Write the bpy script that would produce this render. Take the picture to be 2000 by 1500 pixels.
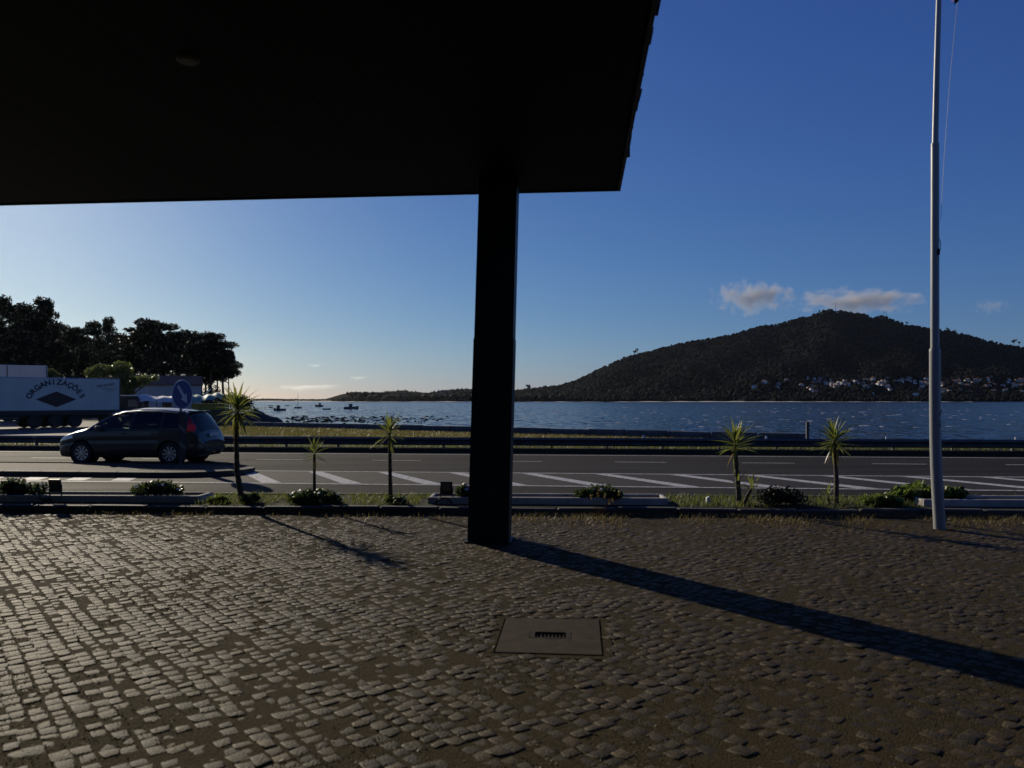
import bpy, math, random
import numpy as np
from mathutils import Vector, Matrix
R = math.radians
random.seed(7); rng = np.random.default_rng(7)
scn = bpy.context.scene
col = scn.collection
for o in list(bpy.data.objects): bpy.data.objects.remove(o)

# ------------------------------------------------------------------ camera, sky, sun, exposure
CAMH = 1.9; FPX = 1500.0; HOR = 781.0          # focal length in px of a 2000 px wide picture, horizon row
cam = bpy.data.cameras.new('camera'); cam.lens = 27.0; cam.sensor_width = 36.0
cam.shift_y = (HOR-750)/2000.0; cam.clip_end = 40000; cam.clip_start = .05
co = bpy.data.objects.new('camera', cam); col.objects.link(co)
co.location = (0, 0, CAMH); co.rotation_euler = (R(90), 0, 0); scn.camera = co
cam.dof.use_dof = True; cam.dof.focus_distance = 70.0; cam.dof.aperture_fstop = 2.4

SUN_AZ = 36.8; SUN_EL = 19.3                   # degrees left of the view axis, degrees above the horizon
w = bpy.data.worlds.new('World'); scn.world = w; w.use_nodes = True
nt = w.node_tree; bg = nt.nodes['Background']
sky = nt.nodes.new('ShaderNodeTexSky'); sky.sky_type = 'NISHITA'; sky.sun_disc = False
sky.sun_elevation = R(SUN_EL); sky.sun_rotation = R(-SUN_AZ)
sky.air_density = 1.0; sky.dust_density = 0.3; sky.ozone_density = 8.0; sky.altitude = 0
sc_ = nt.nodes.new('ShaderNodeSeparateColor'); cc_ = nt.nodes.new('ShaderNodeCombineColor'); nt.links.new(sky.outputs[0], sc_.inputs[0])
for i_, (g_, k_) in enumerate(((1.09,.85),(1.05,.84),(.71,1.74))):          # the camera's colour response, one curve per channel for the whole sky
    p_ = nt.nodes.new('ShaderNodeMath'); p_.operation = 'POWER'; p_.inputs[1].default_value = g_; nt.links.new(sc_.outputs[i_], p_.inputs[0])
    q_ = nt.nodes.new('ShaderNodeMath'); q_.operation = 'MULTIPLY'; q_.inputs[1].default_value = k_; nt.links.new(p_.outputs[0], q_.inputs[0]); nt.links.new(q_.outputs[0], cc_.inputs[i_])
nt.links.new(cc_.outputs[0], bg.inputs[0]); bg.inputs[1].default_value = 0.08
sl = bpy.data.lights.new('sun', 'SUN'); sl.energy = 5.0; sl.angle = R(0.5); sl.color = (1, .88, .68)
so = bpy.data.objects.new('sun', sl); col.objects.link(so); so.location = (-30, 40, 20)
sd = Vector((math.sin(R(SUN_AZ))*math.cos(R(SUN_EL)), -math.cos(R(SUN_AZ))*math.cos(R(SUN_EL)), -math.sin(R(SUN_EL))))
so.rotation_euler = sd.to_track_quat('-Z', 'Y').to_euler()
scn.view_settings.view_transform = 'Standard'; scn.view_settings.look = 'None'
scn.view_settings.exposure = -0.35; scn.view_settings.gamma = 1; scn.view_settings.use_curve_mapping = False
scn.render.engine = 'CYCLES'

# ------------------------------------------------------------------ helpers
TH = R(5.0); CT, ST = math.cos(TH), math.sin(TH)
def W(u, wd, z=0.0): return (u*CT+wd*ST, -u*ST+wd*CT, z)      # road frame (along, across) -> world
def at(px, py, Y): return ((px-1000)/FPX*Y, Y, CAMH-(py-HOR)/FPX*Y)
def gnd(px, py, z=0.0):
    Y = (CAMH-z)*FPX/(py-HOR); return ((px-1000)/FPX*Y, Y, z)
def tag(o, label=None, cat=None, group=None, kind=None):
    if label: o['label'] = label
    if cat: o['category'] = cat
    if group: o['group'] = group
    if kind: o['kind'] = kind
    return o
def empty(name, loc=(0,0,0), rz=0.0, label=None, cat=None, group=None):
    o = bpy.data.objects.new(name, None); col.objects.link(o); o.location = loc; o.rotation_euler = (0,0,rz)
    o.empty_display_size = .1
    return tag(o, label, cat, group)
def place(name, me, parent=None, loc=(0,0,0), rot=(0,0,0), scale=(1,1,1)):
    o = bpy.data.objects.new(name, me); col.objects.link(o)
    o.parent = parent; o.location = loc; o.rotation_euler = rot; o.scale = scale
    return o
def copy_tree(o, parent=None):
    c = o.copy(); col.objects.link(c); c.parent = parent
    for ch in o.children: copy_tree(ch, c)
    return c
def np_mesh(name, V, F, mat=None, smooth=False, attr=None):
    """V (n,3); F (m,k) one face size; attr: per-vertex rgb"""
    V = np.asarray(V, np.float32); F = np.asarray(F, np.int32)
    me = bpy.data.meshes.new(name); m, k = F.shape
    me.vertices.add(len(V)); me.vertices.foreach_set('co', V.ravel())
    me.loops.add(m*k); me.loops.foreach_set('vertex_index', F.ravel())
    me.polygons.add(m); me.polygons.foreach_set('loop_start', np.arange(m, dtype=np.int32)*k)
    me.polygons.foreach_set('loop_total', np.full(m, k, np.int32))
    if smooth: me.polygons.foreach_set('use_smooth', np.ones(m, bool))
    if attr is not None:
        a = me.color_attributes.new('tint', 'FLOAT_COLOR', 'POINT')
        a.data.foreach_set('color', np.c_[attr, np.ones(len(attr))].astype(np.float32).ravel())
    me.update(calc_edges=True)
    if mat: me.materials.append(mat)
    return me
class MB:
    def __init__(s): s.v = []; s.f = []
    def add(s, v, f):
        b = len(s.v); s.v += [tuple(p) for p in v]; s.f += [tuple(b+i for i in q) for q in f]; return s
    def box(s, c, d, rz=0.0, M=None):
        x, y, z = d[0]/2, d[1]/2, d[2]/2
        vs = [Vector((a*x, b*y, e*z)) for e in (-1,1) for b in (-1,1) for a in (-1,1)]
        m = (M if M else Matrix.Rotation(rz, 3, 'Z'))
        vs = [m @ p + Vector(c) for p in vs]
        return s.add(vs, [(0,2,3,1),(4,5,7,6),(0,1,5,4),(2,6,7,3),(0,4,6,2),(1,3,7,5)])
    def cbox(s, c, d, b=.01, rz=0.0):
        """box with chamfered vertical and top edges"""
        x, y, z = d[0]/2, d[1]/2, d[2]/2
        def ring(ix, zz):
            X, Y = x-ix, y-ix; k = b
            return [(X-k,-Y,zz),(X,-Y+k,zz),(X,Y-k,zz),(X-k,Y,zz),(-X+k,Y,zz),(-X,Y-k,zz),(-X,-Y+k,zz),(-X+k,-Y,zz)]
        rs = ring(0,-z)+ring(0,z-b)+ring(b,z)
        m = Matrix.Rotation(rz, 3, 'Z'); vs = [m @ Vector(p)+Vector(c) for p in rs]
        f = [tuple(range(7,-1,-1)), tuple(range(16,24))]
        for L in (0, 8):
            for i in range(8):
                j = (i+1) % 8; f.append((L+i, L+j, L+8+j, L+8+i))
        return s.add(vs, f)
    def tube(s, pts, rad, n=8, caps=True):
        pts = [Vector(p) for p in pts]; b = len(s.v)
        if not hasattr(rad, '__len__'): rad = [rad]*len(pts)
        prev = None
        for i, p in enumerate(pts):
            t = (pts[min(i+1, len(pts)-1)]-pts[max(i-1, 0)]).normalized()
            a = prev if prev is not None else (Vector((1,0,0)) if abs(t.x) < .9 else Vector((0,1,0)))
            a = (a-t*a.dot(t)).normalized(); c = t.cross(a); prev = a
            for k in range(n):
                an = 2*math.pi*k/n; s.v.append(tuple(p+(a*math.cos(an)+c*math.sin(an))*rad[i]))
        for i in range(len(pts)-1):
            for k in range(n):
                q = (k+1) % n; s.f.append((b+i*n+k, b+i*n+q, b+(i+1)*n+q, b+(i+1)*n+k))
        if caps:
            s.f.append(tuple(b+k for k in range(n-1,-1,-1))); e = b+(len(pts)-1)*n; s.f.append(tuple(e+k for k in range(n)))
        return s
    def prism(s, poly, d0, d1, axis='y'):
        """polygon in a plane extruded along axis; poly gives the two other coordinates in xyz order"""
        def mk(p, d):
            return {'y': (p[0], d, p[1]), 'x': (d, p[0], p[1]), 'z': (p[0], p[1], d)}[axis]
        n = len(poly); vs = [mk(p, d0) for p in poly]+[mk(p, d1) for p in poly]
        return s.add(vs, [tuple(range(n)), tuple(range(2*n-1, n-1, -1))]+[(i, i+n, (i+1) % n+n, (i+1) % n) for i in range(n)])
    def lathe(s, prof, n=24, axis='z', c=(0,0,0)):
        b = len(s.v)
        for (r, h) in prof:
            for k in range(n):
                a = 2*math.pi*k/n; x, y = r*math.cos(a), r*math.sin(a)
                p = (x, y, h) if axis == 'z' else (x, h, y)
                s.v.append((p[0]+c[0], p[1]+c[1], p[2]+c[2]))
        for i in range(len(prof)-1):
            for k in range(n):
                q = (k+1) % n; s.f.append((b+i*n+k, b+i*n+q, b+(i+1)*n+q, b+(i+1)*n+k))
        return s
    def mesh(s, name, mat, smooth=False):
        me = bpy.data.meshes.new(name); me.from_pydata(s.v, [], s.f); me.update()
        import bmesh
        bm = bmesh.new(); bm.from_mesh(me); bmesh.ops.recalc_face_normals(bm, faces=bm.faces); bm.to_mesh(me); bm.free()
        if mat: me.materials.append(mat)
        if smooth:
            me.polygons.foreach_set('use_smooth', np.ones(len(me.polygons), bool))
            try: me.set_sharp_from_angle(angle=R(40))
            except Exception: pass
        return me
    def build(s, name, mat, parent=None, smooth=False, **k):
        return place(name, s.mesh(name, mat, smooth), parent, **k)

# ------------------------------------------------------------------ materials
def newmat(name):
    m = bpy.data.materials.new(name); m.use_nodes = True; n = m.node_tree
    return m, n, n.nodes['Principled BSDF'], n.nodes['Material Output']
def mat(name, c1, c2=None, scale=4.0, rough=.6, bump=0.0, bscale=None, spec=.5, metal=0.0, detail=6, coat=0.0, tint=False,
        rough2=None, stretch=None, lo=.35, hi=.65, world=False, bdist=.02):
    m, n, b, out = newmat(name); L = n.links
    b.inputs['Roughness'].default_value = rough; b.inputs['Metallic'].default_value = metal
    b.inputs['Specular IOR Level'].default_value = spec; b.inputs['Coat Weight'].default_value = coat
    b.inputs['Coat Roughness'].default_value = .05
    b.inputs['Base Color'].default_value = (*c1, 1)
    if c2 or bump:
        if world: tc = n.nodes.new('ShaderNodeNewGeometry').outputs['Position']
        else: tc = n.nodes.new('ShaderNodeTexCoord').outputs['Object']
        if stretch:
            mp = n.nodes.new('ShaderNodeMapping'); mp.inputs['Scale'].default_value = stretch; L.new(tc, mp.inputs[0]); tc = mp.outputs[0]
    if c2:
        t = n.nodes.new('ShaderNodeTexNoise'); t.inputs['Scale'].default_value = scale; t.inputs['Detail'].default_value = detail
        t.inputs['Roughness'].default_value = .65; L.new(tc, t.inputs['Vector'])
        r = n.nodes.new('ShaderNodeValToRGB'); r.color_ramp.elements[0].position = lo; r.color_ramp.elements[1].position = hi
        r.color_ramp.elements[0].color = (*c1, 1); r.color_ramp.elements[1].color = (*c2, 1)
        L.new(t.outputs['Fac'], r.inputs[0]); outc = r.outputs[0]
        if tint:
            a = n.nodes.new('ShaderNodeAttribute'); a.attribute_name = 'tint'
            mx = n.nodes.new('ShaderNodeMix'); mx.data_type = 'RGBA'; mx.blend_type = 'MULTIPLY'; mx.inputs[0].default_value = 1
            L.new(outc, mx.inputs[6]); L.new(a.outputs['Color'], mx.inputs[7]); outc = mx.outputs[2]
        L.new(outc, b.inputs['Base Color'])
        if rough2 is not None:
            q = n.nodes.new('ShaderNodeMapRange'); q.inputs['From Min'].default_value = .3; q.inputs['From Max'].default_value = .7
            q.inputs['To Min'].default_value = rough; q.inputs['To Max'].default_value = rough2
            L.new(t.outputs['Fac'], q.inputs[0]); L.new(q.outputs[0], b.inputs['Roughness'])
    if bump:
        t2 = n.nodes.new('ShaderNodeTexNoise'); t2.inputs['Scale'].default_value = bscale or scale*4; t2.inputs['Detail'].default_value = 5
        L.new(tc, t2.inputs['Vector']); bp = n.nodes.new('ShaderNodeBump'); bp.inputs['Strength'].default_value = bump
        bp.inputs['Distance'].default_value = bdist; L.new(t2.outputs['Fac'], bp.inputs['Height']); L.new(bp.outputs[0], b.inputs['Normal'])
    return m
def leafmat(name, c1, c2, trans=.35, tcol=None, rough=.5, scale=1.5, spec=.3):
    m, n, b, out = newmat(name); L = n.links
    b.inputs['Roughness'].default_value = rough; b.inputs['Specular IOR Level'].default_value = spec
    g = n.nodes.new('ShaderNodeNewGeometry')
    r = n.nodes.new('ShaderNodeValToRGB'); r.color_ramp.elements[0].color = (*c1, 1); r.color_ramp.elements[1].color = (*c2, 1)
    L.new(g.outputs['Random Per Island'], r.inputs[0]); L.new(r.outputs[0], b.inputs['Base Color'])
    if trans:
        tr = n.nodes.new('ShaderNodeBsdfTranslucent'); tr.inputs[0].default_value = (*(tcol or c2), 1)
        mx = n.nodes.new('ShaderNodeMixShader'); mx.inputs[0].default_value = trans
        L.new(b.outputs[0], mx.inputs[1]); L.new(tr.outputs[0], mx.inputs[2]); L.new(mx.outputs[0], out.inputs['Surface'])
    return m
def glassmat(name, tint, refl=1.0):
    m, n, b, out = newmat(name); L = n.links; n.nodes.remove(b)
    tr = n.nodes.new('ShaderNodeBsdfTransparent'); tr.inputs[0].default_value = (*tint, 1)
    gl = n.nodes.new('ShaderNodeBsdfGlossy'); gl.inputs['Roughness'].default_value = .02
    fr = n.nodes.new('ShaderNodeFresnel'); fr.inputs[0].default_value = 1.5
    mx = n.nodes.new('ShaderNodeMixShader'); L.new(fr.outputs[0], mx.inputs[0]); L.new(tr.outputs[0], mx.inputs[1]); L.new(gl.outputs[0], mx.inputs[2])
    L.new(mx.outputs[0], out.inputs['Surface']); return m
M = {}
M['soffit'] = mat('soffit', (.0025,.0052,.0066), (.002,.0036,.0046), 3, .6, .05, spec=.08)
M['steel_dark'] = mat('steel_dark', (.010,.019,.022), (.015,.026,.03), 5, .5, .1, 60, spec=.3)
M['roof_tile'] = mat('roof_tile', (.10,.07,.05), (.05,.04,.035), 9, .8, .3)
M['lamp_white'] = mat('lamp_white', (.10,.10,.09), rough=.5)
M['asphalt'] = mat('asphalt', (.017,.0155,.014), (.037,.033,.029), .8, .9, .6, 260, spec=.07, world=True, bdist=.006, rough2=.8, stretch=(.12,1,1))
M['asphalt_red'] = mat('asphalt_red', (.017,.0135,.0125), (.027,.022,.020), .9, .85, .5, 240, spec=.2, world=True, bdist=.006)
M['paint'] = mat('paint', (.55,.54,.51), (.16,.155,.145), 9, .7, .2, 200, world=True, lo=.42, hi=.72, spec=.2)
M['earth'] = mat('earth', (.036,.028,.018), (.024,.027,.012), 1.3, .95, .6, 30, spec=.15, world=True)
M['mossy'] = mat('mossy', (.034,.026,.013), (.070,.055,.027), 38, .95, 1.0, 80, spec=.06, world=True, bdist=.02)
M['gravel'] = mat('gravel', (.16,.13,.11), (.09,.075,.06), 1.1, .9, .6, 40, spec=.2, world=True)
M['lot'] = mat('lot', (.10,.09,.085), (.06,.055,.05), .5, .85, .5, 30, spec=.3, world=True)
M['stone'] = mat('stone', (.026,.019,.010), (.088,.066,.036), 55, .7, 1.0, 70, spec=.2, tint=True, world=True, bdist=.008)
M['kerb'] = mat('kerb', (.075,.068,.055), (.035,.034,.024), 5, .8, .4, 60, world=True)
M['concrete'] = mat('concrete', (.50,.47,.42), (.34,.32,.28), 3, .8, .3, 50, world=True)
M['concrete_dark'] = mat('concrete_dark', (.11,.105,.1), (.06,.058,.055), 2, .85, .4, 30, world=True)
M['slab'] = mat('slab', (.062,.045,.030), (.038,.028,.019), 7, .85, .3, 90, spec=.1, world=True)
M['iron'] = mat('iron', (.014,.012,.010), (.03,.024,.018), 20, .8, .2, spec=.15)
M['galv'] = mat('galv', (.11,.11,.11), (.07,.07,.07), 3, .5, .1, 40, metal=.6)
M['pole'] = mat('pole', (.33,.34,.345), (.24,.25,.255), 2.5, .42, .08, 30, stretch=(1,1,.15))
M['black'] = mat('black', (.012,.012,.012), rough=.6)
M['rubber'] = mat('rubber', (.018,.018,.018), rough=.8)
M['white'] = mat('white', (.75,.75,.74), rough=.5)
M['sign_blue'] = mat('sign_blue', (.008,.022,.15), (.009,.026,.18), 3, .35)
M['sign_white'] = mat('sign_white', (.55,.55,.55), rough=.5)
M['red_paint'] = mat('red_paint', (.30,.03,.03), (.2,.025,.025), 6, .6)
M['stripe_pale'] = mat('stripe_pale', (.16,.14,.11), (.1,.09,.07), 8, .8)
M['stripe_red'] = mat('stripe_red', (.07,.022,.02), (.045,.018,.016), 8, .8)
M['trailer'] = mat('trailer', (.66,.60,.55), (.56,.51,.47), .8, .5, .04, 2)
M['truck_dark'] = mat('truck_dark', (.02,.02,.022), (.035,.032,.03), 3, .7)
M['navy'] = mat('navy', (.012,.015,.05), rough=.5)
M['maroon'] = mat('maroon', (.045,.012,.018), rough=.5)
M['olive'] = mat('olive', (.06,.05,.02), rough=.6)
M['render_wall'] = mat('render_wall', (.42,.42,.44), (.33,.33,.35), .6, .85, .1, 8)
M['tile_roof'] = mat('tile_roof', (.22,.11,.075), (.14,.075,.055), 1.5, .8, .4, 12)
M['tarp_white'] = mat('tarp_white', (.6,.6,.58), (.48,.48,.46), 1.5, .6, .2, 5)
M['tarp_green'] = mat('tarp_green', (.16,.33,.25), (.12,.26,.2), 1.5, .6, .2, 5)
M['yellow'] = mat('yellow', (.42,.30,.04), (.3,.2,.03), 3, .6)
M['wood'] = mat('wood', (.16,.11,.06), (.1,.07,.04), 4, .8, .2)
M['rock'] = mat('rock', (.055,.052,.05), (.03,.03,.028), .8, .9, .8, 5, bdist=.2)
M['weed'] = mat('weed', (.006,.006,.005), (.010,.010,.008), 2, 1.0, spec=0)
M['foam'] = leafmat('foam', (.6,.62,.64), (.75,.76,.77), .45, (.8,.8,.8))
M['sand'] = mat('sand', (.5,.46,.38), (.42,.38,.32), .05, .9)
M['bark'] = mat('bark', (.09,.065,.05), (.05,.038,.03), 6, .95, .8, 14, bdist=.05)
M['yucca_bark'] = mat('yucca_bark', (.12,.095,.07), (.07,.055,.04), 14, .95, .8, 50)
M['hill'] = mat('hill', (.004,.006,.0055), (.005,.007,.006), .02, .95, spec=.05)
M['house_w'] = mat('house_w', (.72,.71,.68), (.6,.58,.54), .05, .8)
M['house_g'] = mat('house_g', (.40,.38,.36), (.3,.29,.27), .05, .85)
M['house_roof'] = mat('house_roof', (.26,.12,.08), (.18,.085,.06), .1, .85)
M['window_dark'] = mat('window_dark', (.02,.025,.03), rough=.1)
M['hull_dark'] = mat('hull_dark', (.03,.035,.05), rough=.5)
M['hull_white'] = mat('hull_white', (.5,.5,.5), rough=.4)
M['soil'] = mat('soil', (.04,.03,.02), (.025,.02,.014), 8, .95, .8, 40, world=True)
M['flag_red'] = mat('flag_red', (.4,.02,.02), rough=.8)
M['flag_green'] = mat('flag_green', (.01,.16,.03), rough=.8)
M['car'] = mat('car', (.034,.038,.034), rough=.4, metal=.25, coat=.7)
M['car_trim'] = mat('car_trim', (.012,.012,.013), rough=.5)
M['seat'] = mat('seat', (.02,.02,.022), rough=.9)
M['alloy'] = mat('alloy', (.55,.56,.57), rough=.3, metal=.9)
M['chrome'] = mat('chrome', (.7,.7,.7), rough=.15, metal=1)
M['headlamp'] = mat('headlamp', (.5,.52,.54), rough=.08, metal=.5, coat=1)
M['plate'] = mat('plate', (.6,.6,.58), rough=.4)
m, n, b, out = newmat('tail'); b.inputs['Base Color'].default_value = (.3,.008,.012,1); b.inputs['Roughness'].default_value = .15
M['tail'] = m
m, n, b, out = newmat('tail_lit'); b.inputs['Base Color'].default_value = (.2,.006,.01,1)
b.inputs['Emission Color'].default_value = (1,.03,.06,1); b.inputs['Emission Strength'].default_value = .03; M['tail_lit'] = m
M['glass'] = glassmat('glass', (.80,.9,.86)); M['glass_dark'] = glassmat('glass_dark', (.08,.09,.10))
M['lens'] = mat('lens', (.10,.105,.105), rough=.08, coat=1)
M['pine_leaf'] = leafmat('pine_leaf', (.007,.012,.007), (.018,.026,.012), .10, (.025,.035,.012), spec=.15)
M['broad_leaf'] = leafmat('broad_leaf', (.05,.075,.02), (.12,.15,.045), .35, (.18,.22,.05), rough=.35, spec=.5)
M['dark_leaf'] = leafmat('dark_leaf', (.014,.022,.010), (.03,.04,.016), .08)
M['bush_leaf'] = leafmat('bush_leaf', (.025,.045,.014), (.06,.085,.028), .25, (.09,.13,.03), rough=.4)
M['bush_bright'] = leafmat('bush_bright', (.04,.07,.018), (.11,.15,.04), .4, (.2,.27,.05), rough=.4)
M['yucca'] = leafmat('yucca', (.05,.075,.02), (.095,.12,.032), .42, (.30,.34,.06), rough=.35, spec=.5)
M['yucca_dry'] = leafmat('yucca_dry', (.16,.11,.04), (.2,.14,.05), .4, (.3,.2,.06), rough=.6)
M['grass'] = leafmat('grass', (.05,.07,.018), (.10,.12,.03), .4, (.19,.22,.045))
M['moss_tuft'] = leafmat('moss_tuft', (.024,.021,.009), (.075,.06,.028), .15, (.07,.065,.02), spec=.1)
M['dry_grass'] = leafmat('dry_grass', (.12,.10,.04), (.2,.16,.06), .35, (.26,.2,.07))
M['petal'] = leafmat('petal', (.7,.7,.68), (.8,.8,.78), .3, (.8,.8,.78))
M['petal_y'] = leafmat('petal_y', (.5,.4,.05), (.6,.5,.08), .3)
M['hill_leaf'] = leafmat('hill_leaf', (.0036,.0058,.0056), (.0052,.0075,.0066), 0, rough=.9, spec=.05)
# water: dark body, rippled mirror
m, n, b, out = newmat('water'); L = n.links
b.inputs['Base Color'].default_value = (.008,.010,.010,1); b.inputs['Roughness'].default_value = .16; b.inputs['IOR'].default_value = 1.333; b.inputs['Specular IOR Level'].default_value = .22
g = n.nodes.new('ShaderNodeNewGeometry'); mp = n.nodes.new('ShaderNodeMapping'); mp.inputs['Scale'].default_value = (.55,1,1)
mp.inputs['Rotation'].default_value = (0,0,R(20)); L.new(g.outputs['Position'], mp.inputs[0])
def wnoise(scale, detail, stretch, k):
    mp = n.nodes.new('ShaderNodeMapping'); mp.inputs['Scale'].default_value = stretch; L.new(g.outputs['Position'], mp.inputs[0])
    t = n.nodes.new('ShaderNodeTexNoise'); t.inputs['Scale'].default_value = scale; t.inputs['Detail'].default_value = detail; t.inputs['Roughness'].default_value = .6; L.new(mp.outputs[0], t.inputs['Vector'])
    v = n.nodes.new('ShaderNodeVectorMath'); v.operation = 'SUBTRACT'; L.new(t.outputs['Color'], v.inputs[0]); v.inputs[1].default_value = (.5,.5,.5)
    m2 = n.nodes.new('ShaderNodeVectorMath'); m2.operation = 'MULTIPLY'; L.new(v.outputs[0], m2.inputs[0]); m2.inputs[1].default_value = (k,k,0); return m2.outputs[0]
ad = n.nodes.new('ShaderNodeVectorMath'); L.new(wnoise(.22,3,(.5,.2,1),.32), ad.inputs[0]); L.new(wnoise(.9,4,(.7,.5,1),1.7), ad.inputs[1])
a2 = n.nodes.new('ShaderNodeVectorMath'); L.new(ad.outputs[0], a2.inputs[0]); L.new(wnoise(.02,3,(.5,.12,1),.05), a2.inputs[1])
a3 = n.nodes.new('ShaderNodeVectorMath'); L.new(a2.outputs[0], a3.inputs[0]); a3.inputs[1].default_value = (0,0,1)
nm = n.nodes.new('ShaderNodeVectorMath'); nm.operation = 'NORMALIZE'; L.new(a3.outputs[0], nm.inputs[0]); L.new(nm.outputs[0], b.inputs['Normal']); M['water'] = m

def leaves(name, C, N, size, m, spread=None, aspect=2.0, rs=None, up=0.0, diamond=True):
    """N leaf quads scattered in ellipsoids C [(cx,cy,cz,rx,ry,rz)...]"""
    rs = rs or rng; C = np.asarray(C, float)
    vol = C[:,3]*C[:,4]*C[:,5]; vol = vol**.75; k = rs.choice(len(C), N, p=vol/vol.sum())
    d = rs.normal(size=(N,3)); d /= np.linalg.norm(d, axis=1)[:,None]; r = rs.random(N)**.45
    p = C[k,:3]+d*r[:,None]*C[k,3:6]
    a = rs.normal(size=(N,3))*(1,1,.7)+d*.8+np.array((0,0,up)); a /= np.linalg.norm(a, axis=1)[:,None]
    t = rs.normal(size=(N,3)); s = np.cross(a, t); s /= np.linalg.norm(s, axis=1)[:,None]
    L = size*(.6+.8*rs.random(N))[:,None]; Wd = L/aspect
    V = np.stack([p-a*L*.5, p+s*Wd*.5-a*L*.05, p+a*L*.5, p-s*Wd*.5-a*L*.05], 1).reshape(-1,3)
    F = np.arange(4*N).reshape(N,4)
    return np_mesh(name, V, F, m)
def blades(name, P, h, wd, m, lean=.5, rs=None):
    """grass blades (2-quad tapered strips) rooted at P"""
    rs = rs or rng; N = len(P); P = np.asarray(P, float)
    an = rs.random(N)*6.283; hh = h*(.5+rs.random(N)); d = np.c_[np.cos(an), np.sin(an), np.zeros(N)]
    s = np.c_[-np.sin(an), np.cos(an), np.zeros(N)]; ln = (lean*rs.random(N)*hh)[:,None]; w2 = wd*(.6+.8*rs.random(N))[:,None]
    up = np.array((0,0,1.0)); H = hh[:,None]
    V = np.stack([P-s*w2/2, P+s*w2/2, P+d*ln*.35+up*H*.55+s*w2*.36, P+d*ln*.35+up*H*.55-s*w2*.36, P+d*ln+up*H*.97+s*w2*.06, P+d*ln+up*H*.97-s*w2*.06], 1).reshape(-1,3)
    i = np.arange(N)[:,None]*6
    F = np.concatenate([i+np.array([[0,1,2,3]]), i+np.array([[3,2,4,5]])])
    return np_mesh(name, V, F, m)
def text_mesh(s, size, mat_, shear=0.0, extr=.004, bold=.012):
    c = bpy.data.curves.new('lettering', 'FONT'); c.body = s; c.size = size; c.align_x = 'CENTER'; c.extrude = extr; c.shear = shear
    c.offset = size*bold; c.resolution_u = 3
    o = bpy.data.objects.new('tmp', c); col.objects.link(o)
    dg = bpy.context.evaluated_depsgraph_get(); me = bpy.data.meshes.new_from_object(o.evaluated_get(dg))
    bpy.data.objects.remove(o); me.materials.clear(); me.materials.append(mat_); return me

# ================================================================== LARGE STRUCTURE
SEA = -2.0
# seawall line: straight, then bends parallel to the road
def wallY(X): return 40.36-.62*(X-0)
BEND = (17.5, 40.36-.62*17.5)
coast = [(-420,330),(-150,250),(-64,176),(-50,132),(-30,80),(-18.5,wallY(-18.5)),BEND, W(60,29.4)[:2], W(260,29.4)[:2]]
# ground: one sheet for the land, its seaward edge dropped below the water
gp = coast+[W(260,-60)[:2], W(-420,-60)[:2]]
mb = MB(); mb.add([(x,y,-.10) for x, y in gp]+[(x,y,-3.2) for x, y in gp], [tuple(range(len(gp)))]+[(i, i+len(gp), i+1+len(gp), i+1) for i in range(len(coast)-1)])
tag(mb.build('ground', M['earth']), kind='structure')
# sea
mb = MB(); mb.add([(-5200,-120,SEA),(5200,-120,SEA),(5200,6800,SEA),(-5200,6800,SEA)], [(0,1,2,3)])
tag(mb.build('water', M['water']), kind='structure')
# gravel lot beyond the road on the left, and gravel strip
def sheet(name, pts, z, m, parent=None, kind='structure'):
    mb = MB(); mb.add([(x,y,z) for x, y in pts], [tuple(range(len(pts)))])
    return tag(mb.build(name, m, parent), kind=kind)
sheet('parking_lot', [W(-70,29.6)[:2], W(-21,29.6)[:2], (-17,36), (-20,44), (-34,68), (-75,90), (-110,60)], -.092, M['lot'])
sheet('gravel_strip', [W(-21,29.4)[:2], W(-8.5,29.3)[:2], (-8.0,33.0), (-12,36), (-16.9,36.3)], .095, M['gravel'])
vp = [W(-60,27.22)[:2], W(90,27.22)[:2], W(90,29.2)[:2], (BEND[0]+.1,BEND[1]-.25), (-18.3,wallY(-18.3)-.1), (-16.9,36.4), W(-21,29.5)[:2], W(-60,29.5)[:2]]
mb = MB(); vz = [.165,.165]+[.09]*6; fo = [W(-60,27.0)[:2], W(90,27.0)[:2]]+vp[2:]; mb.add([(x,y,z) for (x,y), z in zip(vp,vz)]+[(x,y,-.12) for x, y in fo], [tuple(range(8))]+[(i,i+8,(i+1) % 8+8,(i+1) % 8) for i in range(8)])
tag(mb.build('verge', M['earth']), kind='structure')
# road with markings
road = sheet('road', [W(-90,13.5)[:2], W(90,13.5)[:2], W(90,26.9)[:2], W(-90,26.9)[:2]], 0.0, M['asphalt'])
hat = sheet('hatched_median', [W(-90,16.85)[:2], W(90,16.95)[:2], W(90,19.85)[:2], W(-90,19.85)[:2]], .003, M['asphalt_red'], road, None)
def strip(name, a, b, wdt, parent=road, z=.007):
    a, b = Vector(a), Vector(b); d = (b-a).normalized(); nn = Vector((-d.y, d.x))*wdt/2
    mb = MB(); mb.add([(*(a-nn),z),(*(b-nn),z),(*(b+nn),z),(*(a+nn),z)], [(0,1,2,3)]); return mb.build(name, M['paint'], parent)
W2 = lambda u, wd: W(u, wd)[:2]
strip('edge_line', W2(-90,16.85), W2(90,16.95), .14)
strip('edge_line', W2(-11.5,19.85), W2(90,19.85), .13)
strip('edge_line', W2(-90,26.35), W2(90,26.35), .14)
for i in range(-7, 9):
    u0 = -10.25+3.78*i
    strip('lane_dash', W2(u0, 23.62), W2(u0+1.55, 23.62), .12)
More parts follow.
